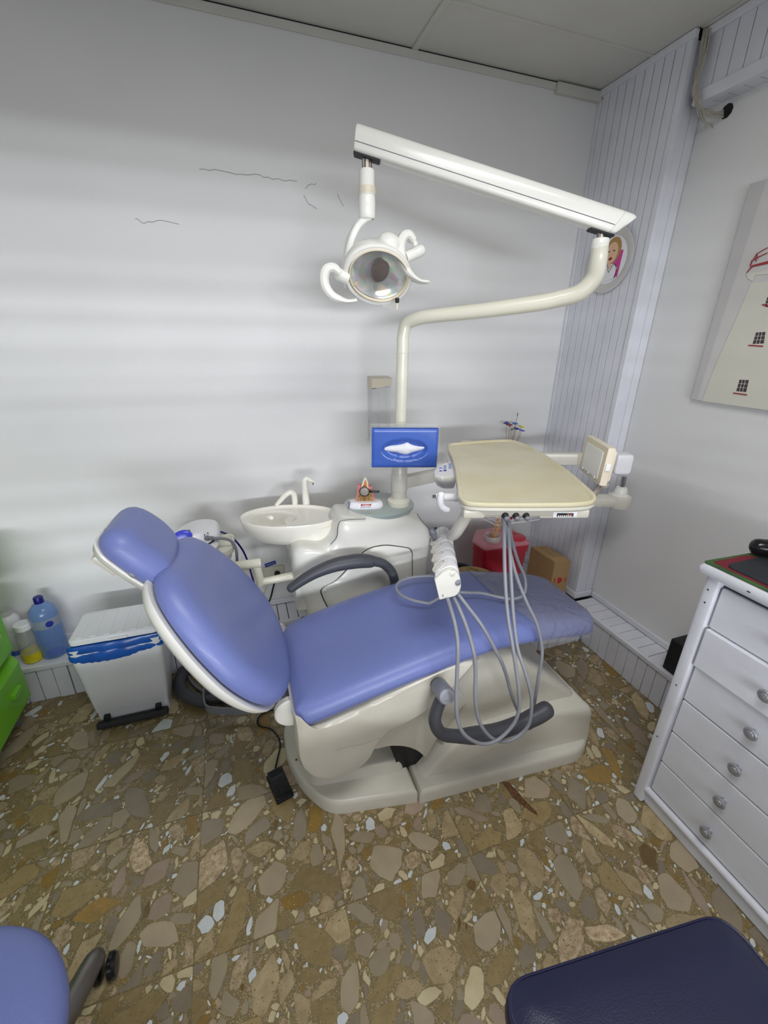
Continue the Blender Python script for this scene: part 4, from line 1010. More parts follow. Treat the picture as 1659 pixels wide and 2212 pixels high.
obj('tissue', MBm().pad([Vector(p) for p in catmull([(-.080, -.006), (-.06, .006), (-.03, .010), (-.008, .014), (.01, .020), (.025, .012), (.05, .006), (.082, .002), (.06, -.010), (.03, -.018), (.01, -.026), (-.01, -.024), (-.03, -.018), (-.06, -.014)], 4, True)], [(1, -.014), (.9, -.010), (.5, -.004), (.05, -.003)], tmap), 'paper', ts, angle=70)
m = MBm()
for (u, v, d, su, sv, sd) in ((0, th_/2+.006, -.035, tw+.012, .002, .066), (0, -th_/2-.003, -.035, tw+.012, .002, .066), (-tw/2-.004, 0, -.035, .002, th_+.01, .066), (tw/2+.004, 0, -.035, .002, th_+.01, .066), (0, 0, -.067, tw+.01, th_+.01, .002)):
    m.box(tmap(u, v, d), (su, sv, sd), TMx)
obj('clear_case', m, 'clear', ts, smooth=False)
obj('tissue_pack', MBm().box(tmap(0, 0, -.045), (tw-.02, th_-.02, .035), TMx, .003), 'paper', ts)
# ---- clear cup dispenser with beige cap on the back wall
q0, q1 = ony(803, 818, 1.93), ony(847, 822, 1.93)
cd = thing('cup_dispenser', 'clear plastic cup dispenser with beige cap on the back wall', 'cup dispenser', (q0.x, YB, 1.0))
q2_ = ony(803, 838, 1.93)
cap = MBm().loft([[V(q0.x, 1.925, q2_.z-.006), V(q1.x-.004, 1.925, q2_.z+.012), V(q1.x, 1.99, q2_.z+.012), V(q0.x, 1.99, q2_.z-.006)], [V(q0.x, 1.925, q0.z), V(q1.x, 1.925, q0.z), V(q1.x, 1.998, q0.z+.006), V(q0.x, 1.998, q0.z+.006)]])
obj('cap', cap, 'beige', cd, smooth=False)
zl_ = ony(806, 922, 1.93).z-.05
obj('clear_body', MBm().bx(q0.x+.001, q0.x+.003, 1.927, 1.998, zl_, q2_.z).bx(q1.x-.008, q1.x-.006, 1.927, 1.998, zl_, q2_.z+.01).bx(q0.x+.001, q1.x-.006, 1.925, 1.927, zl_, q2_.z).bx(q0.x+.035, q0.x+.040, 1.93, 1.94, zl_, q2_.z), 'clear', cd, smooth=False)
# ---- tooth model with magnifier on the glass shelf
q = onz(793, 1100, .8385+.001); mzx = V(math.cos(R(-15)), math.sin(R(-15)), 0); mzy = V(-mzx.y, mzx.x, 0); mz0 = .8387
mc = V(q.x, q.y+.03, mz0)
def mm(u, d, h): return mc+mzx*u+mzy*d+V(0, 0, h)
tm = thing('tooth_model', 'teaching model of a tooth cut open in pink gum with a black magnifier', 'dental model', mc)
bo_ = ell(0, 0, .076, .030, R(-15), 36, 2.8); bo_ = [p for p in bo_]
obj('model_base', MBm().pad(bo_, [(.95, 0), (1, .004), (1, .012), (.96, .022), (.86, .028), (.6, .030)], lambda u, v, h: V(mc.x+u, mc.y+v, mz0+h)), 'white_pl', tm)
FM = Matrix((mzx, mzy, V(0, 0, 1))).transposed()
obj('base_clip', MBm().box(mm(-.066, -.016, .016), (.012, .012, .030), FM, .004), 'midgrey', tm)
def plate(P, d0, d1, name, mt, par=tm):
    return obj(name, MBm().loft([[mm(u, d0, h) for u, h in P], [mm(u, d1, h) for u, h in P]]), mt, par)
gum = [(-.040, .028), (.040, .028), (.038, .050), (.030, .075), (.027, .092), (.018, .095), (.010, .088), (-.012, .088), (-.020, .098), (-.030, .096), (-.031, .080), (-.036, .050)]
plate(gum, -.010, .024, 'gum', 'pink')
plate([(-.033, .032), (.033, .032), (.026, .070), (.022, .082), (-.023, .082), (-.027, .070)], -.0125, -.009, 'jaw_bone', 'bone')
plate([(-.002, .036), (.008, .055), (.013, .085), (.010, .088), (-.016, .090), (-.013, .060)], -.0145, -.011, 'root', 'red_paint')
plate([(-.002, .041), (.006, .060), (.010, .088), (-.013, .088), (-.009, .060)], -.016, -.012, 'root', 'dentin')
plate([(-.017, .086), (.014, .086), (.012, .110), (.006, .130), (-.001, .134), (-.006, .120), (-.013, .102)], -.016, .010, 'crown', 'enamel')
plate([(-.012, .088), (.010, .088), (.008, .108), (.002, .126), (-.004, .114)], -.0175, -.015, 'crown_core', 'dentin')
plate([(-.002, .050), (.003, .075), (.003, .092), (-.001, .105), (-.006, .092), (-.006, .075)], -.019, -.016, 'pulp', 'pulp')
lc_ = mm(-.003, -.026, .078)
lg = obj('magnifier_ring', MBm().lathe(lc_, -mzy, [(.019, 0), (.0205, .001), (.0205, .005), (.019, .006), (.018, .005), (.018, .001)], 28, caps=(False, False)), 'gloss_black', tm)
obj('magnifier_lens', MBm().lathe(lc_, -mzy, [(.0185, .002), (.012, .0045), (.001, .0055)], 28), 'jar', lg)
obj('magnifier_handle', MBm().tube([mm(.0175, -.029, .078), mm(.055, -.030, .078)], .0045, n=12, sub=1, round_ends=True), 'gloss_black', lg)
lab = obj('base_label', MBm().box(mm(.002, -.0302, .015), (.062, .0012, .022), FM), 'paper', tm)
lb = MBm().loft([[mm(u, d, h) for u, h in ((-.018, .0155), (.022, .0155), (.026, .0245), (-.018, .0245))] for d in (-.0306, -.0312)])
obj('label_patch', lb, 'red_print', lab)
o = obj('lettering', text_bm('Colgate', .0095, mm(.003, -.0316, .020), mzx, V(0, 0, 1), .0002, .00015, .1), 'paper', lab, smooth=False)
o = obj('lettering', text_bm('Sensitive Pro-Alivio', .0058, mm(.002, -.0312, .0105), mzx, V(0, 0, 1), .0002, .0001, .1), 'darkblueprint', lab, smooth=False)
# ---- assistant tray on its jointed arm, with a scaler on it
at = thing('assistant_tray', 'white tray on a jointed ivory arm left of the rinse basin', 'assistant tray', (-.06, 1.60, 0.66))
ya = 1.56
pb = [ony(634, 1243, ya), ony(563, 1258, ya)]
obj('lower_arm', MBm().tube([pb[0]+V(.03, 0, 0), pb[0], pb[1]+V(.004, 0, 0)], [.017, .017, .0155], n=18, sub=1), 'ivory_paint', at)
obj('arm_joint', MBm().tube([pb[1]+V(0, 0, -.008), ony(555, 1224, ya)], [.0165, .0165], n=18, sub=1), 'ivory_paint', at)
ua, ub = ony(560, 1216, ya), ony(440, 1232, ya+.06)
obj('upper_arm', MBm().tube([ua+V(.006, 0, 0), ua, ub], [.019, .019, .018], n=18, sub=1), 'ivory_paint', at)
obj('tray_post', MBm().tube([ub, ub+V(-.02, .02, .10)], .018, n=14, sub=1), 'ivory_paint', at)
t0, t1 = ony(500, 1186, 1.60), ony(372, 1200, 1.66)
tzz = ony(490, 1166, 1.66).z-.012
TO = rpoly([(-.34, 1.58), (-.115, 1.565), (-.070, 1.61), (-.065, 1.74), (-.33, 1.76)], [.03, .03, .04, .03, .03])
obj('tray', MBm().pad(TO, [(.80, -.062), (.88, -.055), (.92, -.030), (.97, -.028), (1, -.020), (1, .0), (.97, .003), (.93, .001), (.9, -.006)], XY(tzz)), 'ivory_paint', at)
sz = tzz-.005
us = thing('ultrasonic_scaler', 'white scaler device with a round blue knob on the assistant tray', 'dental device', (-.19, 1.66, sz))
ps = [(-.30, .008), (-.12, .0), (-.115, .035), (-.125, .062), (-.17, .074), (-.22, .070), (-.27, .046), (-.30, .022)]
def sc_ring(y, sc, dz=0): 
    cx, cz2 = -.2, .03
    return [V(cx+(p[0]-cx)*sc, y, sz+.012+(max(0, p[1])-cz2)*sc*(1 if True else 1)+cz2+dz) for p in rpoly(ps, [.01, .01, .02, .02, .03, .03, .02, .01], 4)]
obj('housing', MBm().loft([sc_ring(1.605, .86, -.006), sc_ring(1.61, .95), sc_ring(1.63, 1.0), sc_ring(1.73, 1.0), sc_ring(1.745, .94)]), 'white_pl', us)
cq = ony(393, 1161, 1.601)
obj('knob', MBm().pad(ell(0, 0, .037, .026, R(18), 28), [(1, -.006), (1, .004), (.9, .007), (.5, .009), (.05, .0095)], lambda u, v, h: cq+V(1, 0, 0)*u+V(0, .25, 1).normalized()*v+V(0, -1, .25).normalized()*h), 'bluebtn', us)
cs = ony(450, 1163, 1.60)
obj('socket', MBm().lathe(cs+V(-.01, .01, 0), (1, -.4, 0), [(.011, 0), (.011, .012), (.007, .014), (.006, .03)], 14), 'midgrey', us)
for px, py in ((442, 1155), (449, 1151), (409, 1145)): obj('screw', MBm().lathe(ony(px, py, 1.604), (0, -1, 0), [(.0022, 0), (.0022, .003)], 8), 'black', us)
hose([cs+V(.018, -.008, 0), ony(480, 1163, 1.60), ony(498, 1168, 1.61), ony(509, 1184, 1.62), ony(512, 1205, 1.63), ony(512, 1235, 1.66), ony(516, 1290, 1.75)], .0058, 'midgrey', 'handpiece_hose', us)
hose([ony(466, 1148, 1.70), ony(480, 1150, 1.73), ony(500, 1160, 1.77), ony(520, 1182, 1.80), ony(534, 1210, 1.82), ony(550, 1262, 1.82), ony(580, 1335, 1.80), ony(602, 1356, 1.79), ony(640, 1366, 1.78)], .0042, 'bluecable', 'water_tube', us)
hose([ony(462, 1168, 1.60), ony(448, 1177, 1.60), ony(436, 1187, 1.61)], .003, 'black', 'power_cord', us)
# ---- wall socket with plug, cord, tape label, small box
o0, o1 = ony(566, 1224, YB), ony(611, 1246, YB)
so_ = thing('wall_socket', 'yellowed wall socket plate with a black plug above the ledge', 'wall socket', ((o0.x+o1.x)/2, YB, (o0.z+o1.z)/2))
oz = ony(588, 1236, YB).z
obj('socket_plate', MBm().bx(o0.x, o1.x+.01, YB-.012, YB, oz-.036, oz+.036, .005), 'outlet_pl', so_)
for k in range(3): obj('socket_insert', MBm().bx(o0.x+.014+k*.026, o0.x+.038+k*.026, YB-.015, YB-.01, oz-.02, oz+.02, .002), 'outlet_pl', so_)
pg = ony(600, 1233, YB-.03)
obj('plug', MBm().lathe((pg.x-.004, YB-.012, oz), (0, -1, 0), [(.014, 0), (.014, .018), (.009, .022), (.006, .034)], 14), 'black', so_)
hose([V(pg.x-.004, YB-.044, oz), V(pg.x-.01, YB-.05, oz-.03), ony(592, 1262, YB-.05), ony(585, 1290, YB-.05), ony(577, 1306, YB-.06), ony(560, 1330, YB-.07)], .0042, 'black', 'cord', so_)
hose([V(o0.x+.02, YB-.012, oz-.02), ony(577, 1262, YB-.03), ony(568, 1285, YB-.03), ony(560, 1300, YB-.03)], .0032, 'outlet_pl', 'cord', so_)
l0 = ony(584, 1218, YB)
tl_ = single('tape_label', 'dark blue strip of tape with scribbled white writing above the wall socket', 'label', MBm().box(l0+V(0, -.001, 0), (.056, .0012, .020), Euler((0, R(-12), 0))), 'darkblueprint', l0)
sc = [l0+V(-.022+.0022*k, -.0022, -.004+.0045*((k*7) % 3-1)*.5+.0004*k) for k in range(21)]
obj('handwriting', MBm().tube(sc, .0006, n=5, sub=3), 'paper', tl_)
jb = ony(536, 1240, YB); single('junction_box', 'beige junction box on the back wall behind the jointed arm', 'junction box', MBm().box(jb+V(0, -.008, -.01), (.05, .016, .075), None, .003), 'outlet_pl', (jb.x, YB, jb.z))
# ---- round picture plate on the planked chase
pc_ = V(1.655, 1.758, 1.83); PRr = .132
wp = thing('picture_plate', 'round grey-white plate with a drawn woman in a lab coat on the planks', 'plate', pc_)
obj('plate_dish', MBm().lathe(pc_, (-1, 0, 0), [(.10, 0), (.128, .006), (PRr, .014), (.126, .016), (.098, .009), (.09, .007), (.001, .007)], 48), 'canvas', wp)
def pm(u, v, h=0): return pc_+V(-.0075-h, -u, v)      # u to the right as seen from the room
def flat(P, h, name, mt, par=wp, f=pm): return obj(name, MBm().loft([[f(u, v, h) for u, v in P], [f(u, v, h+.0006) for u, v in P]]), mt, par, smooth=False)
flat(ell(0, 0, .094, .094, 0, 40), .0, 'picture', 'white_pl')
flat([(-.045, -.085), (.062, -.07), (.070, .03), (-.03, .035)], .0008, 'pink_ground', 'hotpink')
flat(ell(.012, .035, .044, .052, R(-8), 24), .0016, 'hair', 'hair'); flat(ell(.008, .026, .033, .042, R(-8), 24), .0024, 'face', 'skin')
flat([(-.02, -.085), (.045, -.078), (.055, -.035), (.03, -.018), (-.004, -.016), (-.028, -.045)], .0024, 'coat', 'white_pl')
flat([(.0, -.018), (.022, -.020), (.016, -.034), (.006, -.034)], .0032, 'neck', 'skin'); flat(ell(.006, .004, .010, .006, .2, 14), .0032, 'mouth', 'pulp')
for du in (-.010, .020): flat(ell(du, .034, .006, .0025, -.2, 10), .0032, 'eye', 'matte_black')
obj('outline', MBm().tube([pm(*p, .0034) for p in ((-.02, -.08), (-.024, -.045), (-.004, -.02), (.01, -.05), (.03, -.02), (.052, -.04), (.046, -.078))], .0011, n=5, sub=3), 'matte_black', wp)

# ---- lighthouse canvas on the right wall
CX_ = XR-.022
cv = thing('canvas_print', 'grey canvas print of a white lighthouse with red gallery', 'picture', (XR, .99, 1.28))
obj('canvas', MBm().bx(CX_, XR-.001, .66, 1.287, 1.283, 2.0, .002), 'canvas', cv)
def cm(y, z, h): return V(CX_-h, y, z)
def cflat(P, h, name, mt): return obj(name, MBm().loft([[cm(y, z, h) for y, z in P], [cm(y, z, h+.0005) for y, z in P]]), mt, cv, smooth=False)
def cpx(L): return [(q.y, q.z) for q in (onx(px, py, CX_-.001) for px, py in L)]
cflat([(1.285, 1.285), (1.285, 1.998), (1.235, 1.998), (1.262, 1.285)], .0004, 'sky_band', 'canvas_grad')
tL = cpx([(1516, 866), (1549, 780), (1590, 690), (1622, 612)])
cflat(tL+[(2*.985-tL[3][0], tL[3][1]), (2*.985-tL[0][0], tL[0][1])], .0010, 'tower', 'tower')
g = cpx([(1612, 590), (1617, 603), (1626, 607), (1632, 594)])
cflat(g+[(2*.985-g[2][0], g[2][1]), (2*.985-g[0][0], g[0][1])], .0016, 'gallery', 'tower')
g = cpx([(1612, 592), (1614, 587), (1625, 573)]); g2 = cpx([(1626, 577)])
cflat([g[0], g[1], g[2], (.985, g[2][1]+.03), (.985, g[2][1]+.012), g2[0]], .0022, 'gallery_edge', 'red_paint')
for L in ([(1621, 573), (1636, 548), (1659, 535)], [(1624, 564), (1640, 555), (1659, 546)], [(1622, 575), (1626, 562)], [(1634, 565), (1637, 548)]):
    obj('railing', MBm().tube([V(CX_-.003, y, z) for y, z in cpx(L)], .0016, n=5, sub=1), 'red_paint', cv)
for (a, b, c, d, sl0, sl1) in (((1634, 718), (1654, 717), (1650, 742), (1626, 743), (1618, 746), (1649, 748)), ((1598, 820), (1618, 821), (1612, 847), (1591, 845), (1585, 849), (1614, 853)), ((1658, 642), (1674, 642), (1670, 666), (1652, 662), (1648, 658), (1676, 664))):
    P = cpx([a, b, c, d]); cflat(P, .0016, 'tower_window', 'win_dark')
    y0, z0 = P[0]; y1, z1 = P[1]; y3, z3 = P[3]
    for t in (.33, .66):
        obj('window_bar', MBm().tube([V(CX_-.003, y0+(y1-y0)*t, z0), V(CX_-.003, y3+(P[2][0]-y3)*t, z3)], .0007, n=4, sub=1), 'tower', cv); obj('window_bar', MBm().tube([V(CX_-.003, y0+(y3-y0)*t, z0+(z3-z0)*t), V(CX_-.003, y1+(P[2][0]-y1)*t, z1+(P[2][1]-z1)*t)], .0007, n=4, sub=1), 'tower', cv)
    S = cpx([sl0, sl1]); obj('window_sill', MBm().tube([V(CX_-.003, *S[0]), V(CX_-.003, *S[1])], .0022, n=5, sub=1), 'red_paint', cv)
# ---- bundle of old cables at the top of the chase
cb = thing('cable_bundle', 'bundle of dusty grey cables hanging from the ceiling by the soffit', 'cables', (1.70, 1.55, 2.3))
rng2 = random.Random(5)
for k in range(13):
    o_ = rng2.uniform(-.012, .012); w_ = rng2.uniform(-.010, .010)
    o_ *= 1.25; w_ *= 1.4
    pts = [(1528+o_*500, 62, 1.675), (1520+o_*500, 110, 1.67), (1508+w_*500, 160, 1.665), (1503+o_*500, 200, 1.664), (1511+w_*500, 232, 1.670)]
    if k < 8: pts += [(1535, 246+w_*500, 1.70), (1562, 246+o_*500, 1.757)]
    else: pts += [(1518+w_*500, 258, 1.68), (1530+o_*700, 272+w_*400, 1.69)]
    obj('cable', MBm().tube([onx(px, py, x_) for px, py, x_ in pts], rng2.uniform(.0018, .0032), n=7, sub=5), 'rope', cb)
q = onx(1570, 240, XR-.001); obj('wall_hole', MBm().lathe((XR-.0012, q.y-.0, q.z), (-1, 0, 0), [(.022, 0), (.022, .001)], 9), 'matte_black', cb)

# ============================================================ CORNER BEHIND THE CHAIR
# cardboard box
b1, b2 = onz(1185, 1289, LZ), onz(1219, 1286, LZ)
ex = (b2-b1); ex.z = 0; bw = ex.length; ex.normalize(); ey = V(-ex.y, ex.x, 0); bh_ = ony(1195, 1216, b1.y).z-LZ
kb_ = onz(1147, 1181, LZ+bh_); bd = min(.24, (V(kb_.x, kb_.y, 0)-V(b1.x, b1.y, 0)).length)
ey = (V(kb_.x, kb_.y, 0)-V(b1.x, b1.y, 0)).normalized()
bx0 = V(b1.x, b1.y, LZ+.0005)
cbx = thing('cardboard_box', 'brown cardboard box with red arrows standing on the corner ledge', 'cardboard box', bx0)
P4 = [bx0, bx0+ex*bw, bx0+ex*bw+ey*bd, bx0+ey*bd]
obj('carton', MBm().loft([P4, [p+V(0, 0, bh_) for p in P4]]), 'card', cbx, smooth=False)
mid_ = bw*.5
obj('lid_seam', MBm().tube([P4[0]+ex*mid_+V(0, 0, bh_)+ey*.01, P4[0]+ex*mid_+V(0, 0, bh_)+ey*(bd-.01)], .0012, n=5, sub=1), 'card_dark', cbx)
obj('lid_flap', MBm().loft([[P4[0]+V(0, 0, bh_+.0005), P4[1]+V(0, 0, bh_+.0005), P4[1]+ey*(bd*.3)+V(0, 0, bh_+.002), P4[0]+ey*(bd*.3)+V(0, 0, bh_+.002)], [P4[0]+V(0, 0, bh_+.002), P4[1]+V(0, 0, bh_+.002), P4[1]+ey*(bd*.3)+V(0, 0, bh_+.0035), P4[0]+ey*(bd*.3)+V(0, 0, bh_+.0035)]]), 'card', cbx, smooth=False)
fnn = V(ex.y, -ex.x, 0)
def bf(u, v, h=0): return bx0+ex*(bw*u)+V(0, 0, bh_*v)+fnn*(.0006+h)
def bflat(P, name): return obj(name, MBm().loft([[bf(u, v) for u, v in P], [bf(u, v, .0004) for u, v in P]]), 'red_print', cbx, smooth=False)
bflat([(.36, .52), (.42, .56), (.52, .56), (.62, .52), (.66, .47), (.58, .41), (.46, .37), (.38, .40)], 'print_mark')
for u in (.18, .84): bflat([(u-.02, .40), (u+.02, .40), (u+.02, .48), (u+.06, .48), (u, .56), (u-.06, .48), (u-.02, .48)], 'print_arrow')
# sharps container
sc0 = onz(1030, 1190, .50); 
sq = thing('sharps_container', 'red plastic sharps container with a cloudy lid in the back corner', 'sharps container', (1.22, 1.74, LZ))
sl0, sl1, sf = ony(1027, 1185, 1.70), ony(1141, 1180, 1.70), 1.66
topz = ony(1048, 1186, 1.66).z
S_ = [(ony(1024, 1175, 1.74).x, 1.76), (ony(1047, 1186, 1.66).x, 1.655), (ony(1142, 1177, 1.66).x, 1.65), (ony(1142, 1177, 1.66).x+.01, 1.86), (ony(1030, 1160, 1.86).x, 1.87)]
SO = rpoly(S_, .02)
obj('tub', MBm().pad(SO, [(.84, .001), (.86, .006), (.955, topz-LZ-.05), (.99, topz-LZ-.048), (1, topz-LZ-.005)], XY(LZ)), 'red_pl', sq)
obj('lid', MBm().pad(SO, [(1.02, -.008), (1.03, 0), (1.0, .006), (.92, .010), (.5, .012)], XY(topz)), 'clear_red', sq)
qc = onz(1115, 1160, topz+.012); obj('lid_cap', MBm().lathe((qc.x, qc.y, topz+.008), (0, 0, 1), [(.05, 0), (.05, .006), (.045, .010), (.001, .011)], 24), 'red_pl', sq)
qn = onz(1063, 1166, topz+.010); obj('lid_spout', MBm().lathe((qn.x, qn.y, topz+.008), (0, 0, 1), [(.044, 0), (.044, .028), (.041, .032), (.038, .028), (.038, .002)], 24, caps=(False, False)), 'jar', sq)
rg3 = random.Random(3)
for k in range(6):
    dx, dy = rg3.uniform(-.012, .012), rg3.uniform(-.012, .012)
    b_ = V(qn.x+dx, qn.y+dy, topz+.0125); t_ = b_+V(.03+rg3.uniform(-.012, .030), .0+dy, .15+rg3.uniform(-.01, .02))
    s = single('wooden_stick', 'thin wooden stick leaning in the cloudy spout of the red sharps container', 'wooden stick', MBm().tube([b_, t_], .0024, n=6, sub=1), 'wood_stick', b_)
    s['group'] = 'wooden sticks in the spout of the sharps container'
# wire basket on the wall with a small bag in it
wbk = thing('wire_basket', 'white wire basket on the back wall above the sharps container', 'wire basket', (1.42, YB, .56))
wx0, wx1 = ony(1049, 1116, 1.93).x, ony(1157, 1108, 1.90).x; wz = ony(1080, 1134, 1.86).z
P_ = [V(wx0, 1.99, wz+.0), V(wx0+.03, 1.86, wz), V(wx1, 1.86, wz), V(wx1+.01, 1.99, wz), V(wx0, 1.99, wz)]
for dz in (0, .022, .05): obj('wire_rim', MBm().tube([p+V(0, 0, dz) for p in P_], .0026 if dz != .022 else .0018, n=7, sub=1), 'white_pl', wbk)
for k in range(15):
    x = wx0+.03+(wx1-wx0-.03)*k/14
    obj('wire', MBm().tube([V(x, 1.99, wz), V(x, 1.86, wz), V(x, 1.858, wz+.05)], .0014, n=5, sub=1), 'white_pl', wbk)
q = ony(1106, 1120, 1.92)
bgm = thing('snack_bag', 'small red and green printed bag inside the wire basket', 'bag', (q.x, 1.92, wz+.003))
obj('bag_body', MBm().pad(ell(q.x, 1.92, .055, .025, 0, 18, 3), [(.8, 0), (1, .01), (1.02, .05), (.95, .075), (.9, .085)], XY(wz+.003)), 'red_pl', bgm)
obj('bag_print', MBm().box((q.x+.028, 1.893, wz+.04), (.018, .003, .05), None, .001), 'green_pl', bgm); obj('bag_print', MBm().lathe((q.x-.002, 1.897, wz+.062), (0, -1, 0), [(.016, 0), (.016, .003)], 14), 'wood_stick', bgm)
# flower picks standing in a small wall cup (cup is behind the tray)
fc = thing('pick_cup', 'small clear cup on the wall holding the coloured picks', 'cup', (1.385, 1.95, .88))
obj('cup_wall', MBm().lathe((1.385, 1.95, .88), (0, 0, 1), [(.03, 0), (.036, .09), (.034, .09), (.028, .004)], 18, caps=(False, False)), 'jar', fc); obj('cup_floor', MBm().lathe((1.385, 1.95, .88), (0, 0, 1), [(.03, 0), (.03, .003)], 18), 'jar', fc); obj('cup_bracket', MBm().bx(1.375, 1.395, 1.978, YB, .90, .95, .002), 'jar', fc)
for px, py, mt, lbl, kind in ((1094, 914, 'darkblueprint', 'dark blue flower pick furthest left above the tray', 'f'), (1101, 918, 'pulp', 'dark red flower pick below the dark blue one above the tray', 'f'), (1112, 915, 'blueprint', 'light blue flower pick in the middle of the bunch above the tray', 'f'),
    (1126, 922, 'yellow', 'yellow flower pick at the right of the bunch above the tray', 'f'), (1115, 926, 'bluecable', 'navy flower pick below the light blue one above the tray', 'f'), (1127, 930, 'bluebtn', 'blue flower pick furthest right above the tray', 'f'), (1106, 928, 'green_cloth', 'small dark green pick low in the bunch above the tray', 's'), (1118, 895, 'gunmetal', 'tall grey arrow pick rising above the coloured flower picks', 'a')):
    h = ony(px, py, 1.94); base = V(1.385+(h.x-1.385)*.35, 1.95, .885)
    th = thing('flower_pick', lbl, 'decorative pick', base); obj('pick_stem', MBm().tube([base, h], .0013, n=5, sub=1), 'gold' if kind != 'a' else 'gunmetal', th)
    if kind == 'f':
        m = MBm(); d_ = (h-base).normalized(); a_ = d_.cross(V(0, 1, 0)).normalized(); b_ = d_.cross(a_)
        for k in range(6):
            t = k*math.pi/3; c_ = h+(a_*math.cos(t)+b_*math.sin(t))*.010
            m.pad(ell(0, 0, .0082, .0070, 0, 8), [(1, 0), (.9, .002), (.3, .003)], lambda u, v, hh: c_+a_*u+b_*v+d_*(hh+.002*math.cos(t*3)))
        obj('flower_head', m, mt, th)
    elif kind == 's': obj('flower_head', MBm().lathe(h, h-base, [(.001, -.004), (.006, -.001), (.006, .003), (.001, .006)], 8), mt, th)
    else: obj('arrow_head', MBm().lathe(h, h-base, [(.0015, -.008), (.0035, -.002), (.0004, .012)], 6), mt, th)
# coiled supply hoses behind the chair
ck = thing('hose_coil', 'dark and golden ribbed hoses coiled between the dental unit and the sharps container', 'hose', (1.0, 1.65, LZ))
obj('ribbed_hose', MBm().tube([ony(px, py, y) for px, py, y in ((985, 1232, 1.62), (1010, 1228, 1.60), (1040, 1231, 1.58), (1068, 1244, 1.57), (1088, 1262, 1.57), (1100, 1290, 1.57))], [.0095+.0012*(k % 2) for k in range(6)], n=10, sub=6), 'gold', ck)
obj('ribbed_hose', MBm().tube([ony(px, py, y) for px, py, y in ((985, 1236, 1.60), (1005, 1232, 1.57), (1030, 1240, 1.56), (1050, 1256, 1.55), (1060, 1290, 1.55))], .012, n=10, sub=6), 'gold', ck)
obj('black_hose', MBm().tube([ony(px, py, y) for px, py, y in ((980, 1222, 1.66), (1000, 1224, 1.63), (1020, 1236, 1.60), (1038, 1262, 1.59), (1044, 1300, 1.59))], .017, n=10, sub=6), 'matte_black', ck)

# ============================================================ LEFT SIDE
def lathe_thing(name, label, cat, pb, ptop, prof, mt, parts=()):
    B = onz(*pb, LZ+.001); B.z = LZ+.001; top = ony(*ptop, B.y).z; H = top-B.z
    t = thing(name, label, cat, B)
    for nm, pr, m_ in [('bottle_body', prof, mt)]+list(parts):
        obj(nm, MBm().lathe(B, (0, 0, 1), [(r, h*H) for r, h in pr], 28), m_, t)
    return t, B, H
t, B, H = lathe_thing('water_bottle', 'large blue plastic water bottle with dark blue cap on the ledge', 'bottle', (122, 1409), (88, 1288),
    [(.040, 0), (.050, .02), (.053, .06), (.050, .12), (.053, .3), (.053, .55), (.052, .62), (.053, .70), (.046, .80), (.030, .87), (.016, .90), (.014, .915)], 'bottle_blue',
    [('cap', [(.0175, .905), (.0175, .985), (.015, 1.0), (.001, 1.0)], 'bluecable'), ('label_band', [(.0536, .54), (.0534, .68)], 'jar'), ('punt', [(.03, .01), (.03, .03), (.001, .06)], 'bluebtn')])
q = B+V(.030, -.045, H*.61); d_ = V(.55, -.83, 0).normalized()
obj('label_emblem', MBm().lathe(B+d_*.0530+V(0, 0, H*.61), d_, [(.014, 0), (.014, .0018)], 20), 'darkblueprint', t)
lathe_thing('clear_jar', 'clear jar with white lid holding yellow liquid in front of the bottles', 'jar', (75, 1423), (55, 1345),
    [(.034, 0), (.037, .02), (.037, .72), (.030, .84), (.028, .87)], 'jar', [('lid', [(.031, .86), (.031, .985), (.028, 1.0), (.001, 1.0)], 'white_pl'), ('yellow_liquid', [(.034, .01), (.0374, .03), (.0374, .25), (.001, .26)], 'yellow')])
t, B, H = lathe_thing('white_bottle', 'white plastic bottle with cloudy cap at the left end of the ledge', 'bottle', (44, 1410), (22, 1312),
    [(.036, 0), (.038, .02), (.039, .6), (.041, .68), (.038, .77), (.026, .85), (.021, .87)], 'white_pl', [('cap', [(.024, .86), (.024, .93), (.019, .99), (.001, 1.0)], 'jar'), ('label_band', [(.0385, .05), (.0395, .5)], 'canvas'), ('label_patch', [(.0392, .06), (.0394, .16)], 'blue_pl')])
q = onz(14, 1432, LZ+.001); rg = random.Random(2)
bm_ = MBm(); rings = []
for k in range(7):
    h = k/6; r_ = .018+.010*math.sin(h*3.1); rings.append([V(q.x+r_*math.cos(t_*math.pi/8)*(1+rg.uniform(-.18, .18)), q.y+r_*math.sin(t_*math.pi/8)*(1+rg.uniform(-.18, .18)), LZ+.001+h*.14) for t_ in range(16)])
single('paper_bundle', 'crumpled pale paper bag standing beside the white bottle', 'paper bag', bm_.loft(rings), 'glassgrey', (q.x, q.y, LZ))
# green drawer trolley
gx1 = -.965
gt = thing('drawer_trolley', 'bright green plastic drawer trolley at the left edge', 'drawer trolley', (-1.16, 1.45, 0))
obj('trolley_frame', MBm().bx(-1.36, gx1-.03, 1.15, 1.74, .085, .78, .01), 'green_pl', gt)
for z0, z1 in ((.095, .315), (.33, .55), (.565, .785)):
    rings = []
    for x, s_ in ((gx1-.02, 0), (gx1+.015, .012), (gx1+.045, .045), (gx1+.046, .055)):
        rings.append([V(x, 1.135+s_, z0+s_*.8), V(x, 1.765-s_, z0+s_*.8), V(x, 1.765-s_, z1-s_*.3), V(x, 1.135+s_, z1-s_*.3)])
    dd = obj('drawer', MBm().loft(rings), 'green_pl', gt, smooth=False)
    obj('drawer_handle', MBm().bx(gx1+.04, gx1+.062, 1.60, 1.66, (z0+z1)/2+.01, (z0+z1)/2+.035, .004), 'green_pl', dd)
